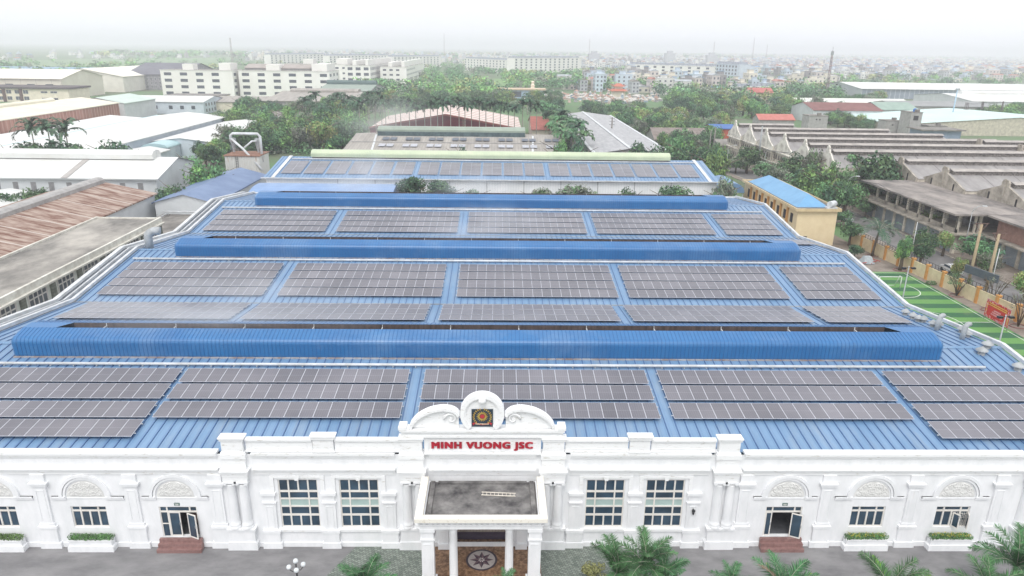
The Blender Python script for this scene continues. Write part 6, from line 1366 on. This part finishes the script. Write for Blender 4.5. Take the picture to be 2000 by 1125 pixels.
# distant woodland as one mass
mass=[]
region([(0,120),(480,118),(520,140),(300,160),(0,150)],80,(8,13),(7,12),D,'',22,mass)
region([(0,150),(300,138),(330,148),(240,160),(0,160)],70,(9,13),(7,11),D,'',14,mass)
region([(690,150),(900,150),(1000,200),(880,200),(760,205),(700,180)],130,(9,13),(6,9),D,'',9,mass)
region([(980,150),(1240,160),(1320,185),(1240,178),(1000,178)],150,(9,13),(6,10),D,'',11,mass)
region([(1250,165),(1640,160),(1640,205),(1300,205)],230,(8,12),(6,9),D,'',9,mass)
region([(500,112),(2000,118),(2000,160),(1500,158),(700,145),(500,130)],650,(8,12),(8,13),D,'',22,mass,20)
region([(1640,165),(2000,150),(2000,170),(1700,185)],60,(8,11),(6,9),D,'',10,mass)
region([(200,105),(2000,108),(2000,118),(200,113)],500,(10,16),(20,40),D,'',40,mass,20)
m=MB(); r=random.Random(99); mi={'dark':0,'mid':1,'bright':2,'grey':3,'yellow':4}
for x,y,h,rad,kd in mass:
    far=y>1100; nn=34 if far else 70
    for _ in range(3 if far else 6):
        a=r.uniform(0,6.28); q=rad*.55*math.sqrt(r.random())
        clump(m,x+q*math.cos(a),y+q*math.sin(a),h*r.uniform(.45,.75),rad*.5,rad*.5,h*.3,nn//(3 if far else 4),rad*.16,r,mi[kd],.6)
o=m.build('woodland',[M_leafD,M_leafM,M_leafB,M_leafG,M_leafY]); setp(o,'hazy distant woodland scattered through the fields and the town','woodland',None,'stuff')
# ------------------------------------------------------------------ fields and town
sheet('meadow',[P4(740,170,0),P4(1000,172,0),P4(1010,155,0),P4(800,148,0)],.0,mat('green_meadow',(124,158,96),(104,138,84),.02,.95)); sheet('meadow',[P4(1365,282,0),P4(1400,282,0),P4(1402,262,0),P4(1362,260,0)],.0,mat('bright_scrub',(128,166,84),(104,140,72),.3,.95))
sheet('paddy_field',[P4(0,118,0),P4(460,112,0),P4(420,135,0),P4(0,142,0)],.0,mat('far_paddy',(128,150,112),(112,138,100),.01,.95,stretch=(.3,1,1)))
strip('lane',[(-92,160),(-98,230),(-104,275)],-4,4,.004,M_pave); strip('road',[(-68,380),(-72,470),(-76,600),(-88,760)],-7,7,.004,M_road)
WC=[('white',(222,222,218)),('pale grey',(190,192,196)),('cream',(226,220,206)),('pale blue',(202,214,224)),('pinkish',(216,206,200)),('bare grey',(160,158,158))]
WM=[mat('house_'+n_.replace(' ','_'),c,tuple(int(v*.92) for v in c),.3,.85,obj_var=.08) for n_,c in WC]
RMs=[mat('roof_grey_tin',(184,188,192),(160,166,170),.2,.7,obj_var=.1),mat('roof_red_tin',(184,130,118),(164,112,100),.2,.8,obj_var=.1),mat('roof_blue_tin',(130,160,190),(114,146,178),.2,.7,obj_var=.1),M_conc]
def house(m,x,y,w_,d_,h,wi,ri,r,win=2):
    m.box(x-w_/2,x+w_/2,y,y+d_,0,h,wi,skip='b')
    if r.random()<.5: m.taper(x-w_/2-.2,x+w_/2+.2,y-.2,y+d_+.2,h+.003,h+1.3,w_*.42,0,ri)
    else:
        m.box(x-w_/2-.15,x+w_/2+.15,y-.15,y+d_+.15,h+.003,h+.35,wi,skip='b'); m.box(x-w_/4,x+w_/3,y+d_*.4,y+d_*.75,h+.36,h+3.,wi,skip='b'); m.box(x-w_/4-.3,x+w_/3+.3,y+d_*.35,y+d_*.8,h+3.003,h+3.3,ri,skip='b')
    if win:
        for f in range(int(h//3.3)):
            for u in (-.3,.18): m.box(x+u*w_,x+(u+.2)*w_,y-.05,y-.003,f*3.3+1.1,f*3.3+2.7,10)
            if win>1:
                for u in (.15,.45,.75): m.box(x+w_/2+.003,x+w_/2+.05,y+u*d_,y+(u+.1)*d_,f*3.3+1.1,f*3.3+2.6,10); m.box(x-w_/2-.05,x-w_/2-.003,y+u*d_,y+(u+.1)*d_,f*3.3+1.1,f*3.3+2.6,10)
HM=WM+RMs+[M_win]
HP=[]; hr_=random.Random(21)
for wi,(nm,_) in enumerate(WC):
    for (w_,d_,h,sz) in ((5.2,14,10.5,'narrow three-storey'),(6,12,7,'two-storey'),(9,12,4.2,'low wide'),(6.5,15,14,'tall four-storey')):
        m=MB(); house(m,0,0,w_,d_,h,wi,6+hr_.choice((0,0,1,2,3,0)),hr_); HP.append(('%s %s house'%(nm,sz),m.mesh('town_house',HM)))
TOWN=[([(1430,140),(1560,150),(1640,158),(1640,178),(1560,182),(1500,192),(1430,185)],110,'left of the radio mast'),([(1640,140),(2000,150),(2000,163),(1660,155)],80,'behind the very long white hall'),([(1220,160),(1430,170),(1430,188),(1235,184)],70,'before the long white terrace'),([(1140,150),(1225,160),(1230,176),(1150,178)],20,'left of the long white terrace'),([(1100,168),(1180,168),(1180,180),(1100,178)],12,'behind the cemetery')]
hs_=[]
def ok(x,y,g_): 
    if any((x-a)**2+(y-b)**2<g_*g_ for a,b in hs_[-400:]): return False
    return True
for P,nn,where in TOWN:
    k=0; xs=[p[0] for p in P]; ys=[p[1] for p in P]
    for _ in range(nn*30):
        px,py=rng.uniform(min(xs),max(xs)),rng.uniform(min(ys),max(ys))
        if not inpoly(px,py,P): continue
        q=G(px,py,0)
        if not free(q.x,q.y,4) or not ok(q.x,q.y,8.5): continue
        hs_.append((q.x,q.y)); nm,me=rng.choice(HP); o=link('town_house',me,None,(q.x,q.y,0),(0,0,rng.choice((0,0,0,1.57))+rng.uniform(-.1,.1)),(rng.uniform(.9,1.3),1,rng.uniform(.85,1.15)))
        setp(o,nm+' '+where.replace('in front of','before').replace('in the town ','')+', '+('rear' if py<sum(ys)/len(ys) else 'front')+' '+('far left','left','middle','right','far right')[min(4,int((px-min(xs))/(max(xs)-min(xs))*5))],'house','houses '+where); k+=1
        if k>=nn: break
m=MB(); cnt=0; fr_=random.Random(5)
def far_region(P,nn,ty=1.):
    global cnt
    xs=[p[0] for p in P]; ys=[p[1] for p in P]; k=0
    for _ in range(nn*6):
        px,py=fr_.uniform(min(xs),max(xs)),fr_.uniform(min(ys),max(ys))
        if not inpoly(px,py,P): continue
        q=G(px,py,0); wi=fr_.choice((0,0,0,0,1,1,1,2,3,5)); s_=1+max(0,(q.y-1500)/2500)*.6
        house(m,q.x,q.y,fr_.uniform(5,9)*s_,fr_.uniform(9,14),fr_.choice((4,7,7,10.5,10.5,14))*ty*fr_.uniform(.9,1.15),wi,6+fr_.choice((0,0,1,2,3)),fr_,1 if q.y<1700 else 0); k+=1
        if k>=nn: break
far_region([(1430,118),(2000,122),(2000,152),(1640,156),(1430,150)],2600)
far_region([(1130,113),(1430,118),(1430,140),(1200,140),(1130,142)],800)
far_region([(480,106),(1130,112),(1130,126),(700,122),(480,120)],700)
far_region([(480,104),(2000,112),(2000,119),(480,108)],500,1.2)
far_region([(0,104),(480,106),(480,112),(0,118)],50,.8)
o=m.build('distant_town',HM); setp(o,'hazy distant town of pale houses spreading to the horizon','town',None,'stuff')
# white terraces (row houses) far off
def terrace(px0,py0,px1,py1,floors,label,dep=14,unit=5.5,wall=M_w2):
    a,b=G(px0,py0,0),G(px1,py1,0); L=math.dist(a[:2],b[:2]); rz=math.atan2(b.y-a.y,b.x-a.x); o=empty('white_terrace',(a.x,a.y,0),label,'terrace',None,rz); H=floors*3.6+.6
    m=MB(); m.box(0,L,0,dep,0,H); m.build('wall',wall,o); m=MB(); m.box(-.2,L+.2,-.3,dep,H,H+.4)
    for k in range(int(L/unit)): m.taper(k*unit+.5,(k+1)*unit-.5,1,dep-1,H+.4,H+2.6,.8,1.2,1)
    m.build('mansard_roof',[wall,mat('mansard_grey',(150,156,164),(134,140,150),.2,.8)],o)
    n_=int(L/unit); st=max(1,math.ceil(n_*floors/95)); its=[(k*unit+1.5,k*unit+3.9,f*3.6+1.2,f*3.6+3.2) for k in range(0,n_,1) for f in range(floors)][::1]
    if len(its)>98: its=[(k*unit*st+1.5,k*unit*st+3.9*1.0+(st-1)*1.2,f*3.6+1.2,f*3.6+3.2) for k in range(0,n_//st) for f in range(floors)]
    add_windows(o,('f',-.03),its[:98],None,False)
terrace(1005,147,1135,143,6,'white six-storey terrace with mansard roofs, centre of the horizon'); terrace(908,138,1005,146,5,'white terrace left of the central tall terrace')
terrace(770,134,862,131,5,'white terrace above the road at the left of centre'); terrace(530,129,640,126,5,'white terrace above the far left white factories'); terrace(645,132,760,128,5,'white terrace behind the white factory wings')
terrace(1225,157,1430,166,5,'long white five-storey terrace right of centre'); terrace(1395,166,1440,170,6,'tall pale block with blue glass at the right end of the long terrace',wall=M_bw)
terrace(1440,190,1520,188,2,'low white two-storey row with dark windows behind the red roofed villa',10)
for px,py,h,lb in ((1160,131,26,'hazy white tower block on the horizon, centre'),(1308,129,28,'hazy grey tower block on the horizon, right of centre'),(1390,132,26,'white tower block left of the radio mast on the horizon')):
    q=G(px,py,0); o=empty('tower_block',(q.x,q.y,0),lb,'tower block'); m=MB(); m.box(-11,11,0,18,0,h); m.box(-6,6,3,14,h,h+5); m.build('wall',WM[1],o)
for px,py,h in ((868,118,70),(455,130,45),(1150,122,60),(1392,122,60),(1468,125,70),(1495,122,55)): 
    o=mast(px,py,h,1.4,'thin hazy pylon on the horizon, '+{868:'above the road left of centre',455:'over the far left factories',1150:'beside the central tower block',1392:'left of the paired pylons',1468:'left of a close pair',1495:'right of a close pair'}[px],M_mast,False); o['group']='pylons on the horizon'; o['category']='pylon'; o.name='pylon'
# vehicles on the street
def car(x,y,rz,col,label):
    o=empty('parked_car',(x,y,.01),label,'car',None,rz); m=MB(); m.ext([(-2.1,.35),(2.1,.35),(2.15,.75),(1.9,.9),(1.1,.98),(.6,1.42),(-.9,1.45),(-1.5,.98),(-2.1,.9)],'y',-.85,.85); m.build('body',col,o,True)
    m=MB(); m.ext([(1.0,1.0),(.58,1.36),(-.88,1.38),(-1.35,1.0)],'y',-.86,.86); m.ext([(1.14,.99),(1.1,.95),(.56,1.38),(.62,1.43)],'y',-.7,.7); m.build('windows',M_glass,o,True)
    for sx_ in (-1.3,1.3):
        for sy_ in (-.8,.8): m=MB(); m.tube([(sx_,sy_-.1,.32),(sx_,sy_+.1,.32)],.32,12); m.build('wheel',M_blk,o)
    return o
q=G(1652,432,0); car(q.x,q.y,1.45,mat('car_silver',(186,190,194),(176,180,184),1,.25,spec=.7),'silver parked car behind the yellow annex'); 
q=G(1856,532,0); car(q.x,q.y,1.55,mat('car_white',(226,228,230),(216,218,220),1,.25,spec=.7),'white car behind the yellowish tree on the street')
# ------------------------------------------------------------------ thin smoke drifting from the vents
def puff(x,y,z,sx_,sy_,sz,den,lb):
    m=MB(); sphere(m,(0,0,0),1,16,10); mt=bpy.data.materials.new('smoke'); mt.use_nodes=True; n=mt.node_tree.nodes; l=mt.node_tree.links; n.remove(n['Principled BSDF']); v=n.new('ShaderNodeVolumePrincipled'); v.inputs['Color'].default_value=(.93,.95,.97,1)
    tc=n.new('ShaderNodeTexCoord'); no=n.new('ShaderNodeTexNoise'); no.inputs['Scale'].default_value=1.6; no.inputs['Detail'].default_value=3; l.new(tc.outputs['Object'],no.inputs['Vector']); le=n.new('ShaderNodeVectorMath'); le.operation='LENGTH'; l.new(tc.outputs['Object'],le.inputs[0])
    mr=n.new('ShaderNodeMapRange'); mr.inputs['From Min'].default_value=.95; mr.inputs['From Max'].default_value=.2; mr.inputs['To Max'].default_value=1; l.new(le.outputs['Value'],mr.inputs[0]); m2=n.new('ShaderNodeMapRange'); m2.inputs['From Min'].default_value=.42; m2.inputs['From Max'].default_value=.7; m2.inputs['To Max'].default_value=den; l.new(no.outputs['Fac'],m2.inputs[0]); mu=n.new('ShaderNodeMath'); mu.operation='MULTIPLY'; l.new(mr.outputs[0],mu.inputs[0]); l.new(m2.outputs[0],mu.inputs[1]); l.new(mu.outputs[0],v.inputs['Density']); l.new(v.outputs[0],n['Material Output'].inputs['Volume'])
    o=m.build('smoke',mt); o.location=(x,y,z); o.scale=(sx_,sy_,sz); setp(o,lb,'smoke',None,'stuff'); return o
SMOKE=True
if SMOKE:
    puff(-24,82,14,9,6,6,.17,'thin white smoke over the farthest ventilator'); puff(-5,81,13,9,4,4,.15,'thin smoke drifting over the right half of the farthest ventilator'); puff(-2,49,13.5,12,5,4,.13,'thin smoke over the middle ventilator'); puff(-26,17,13,18,6,4,.15,'thin smoke over the left part of the nearest ventilator'); puff(-36,190,14,22,18,10,.04,'faint smoke drifting in front of the dark trees')
# ------------------------------------------------------------------ haze
m=MB(); m.box(-9500,9500,-250,15500,-1.2,95); hz=bpy.data.materials.new('haze'); hz.use_nodes=True; n=hz.node_tree.nodes; n.remove(n['Principled BSDF']); v=n.new('ShaderNodeVolumePrincipled'); v.inputs['Color'].default_value=(.94,.935,1.,1); v.inputs['Density'].default_value=.00036; v.inputs['Anisotropy'].default_value=.0; hz.node_tree.links.new(v.outputs[0],n['Material Output'].inputs['Volume'])
o=m.build('haze',hz); setp(o,None,None,None,'stuff'); o['label']='pale even haze filling the air over the town'
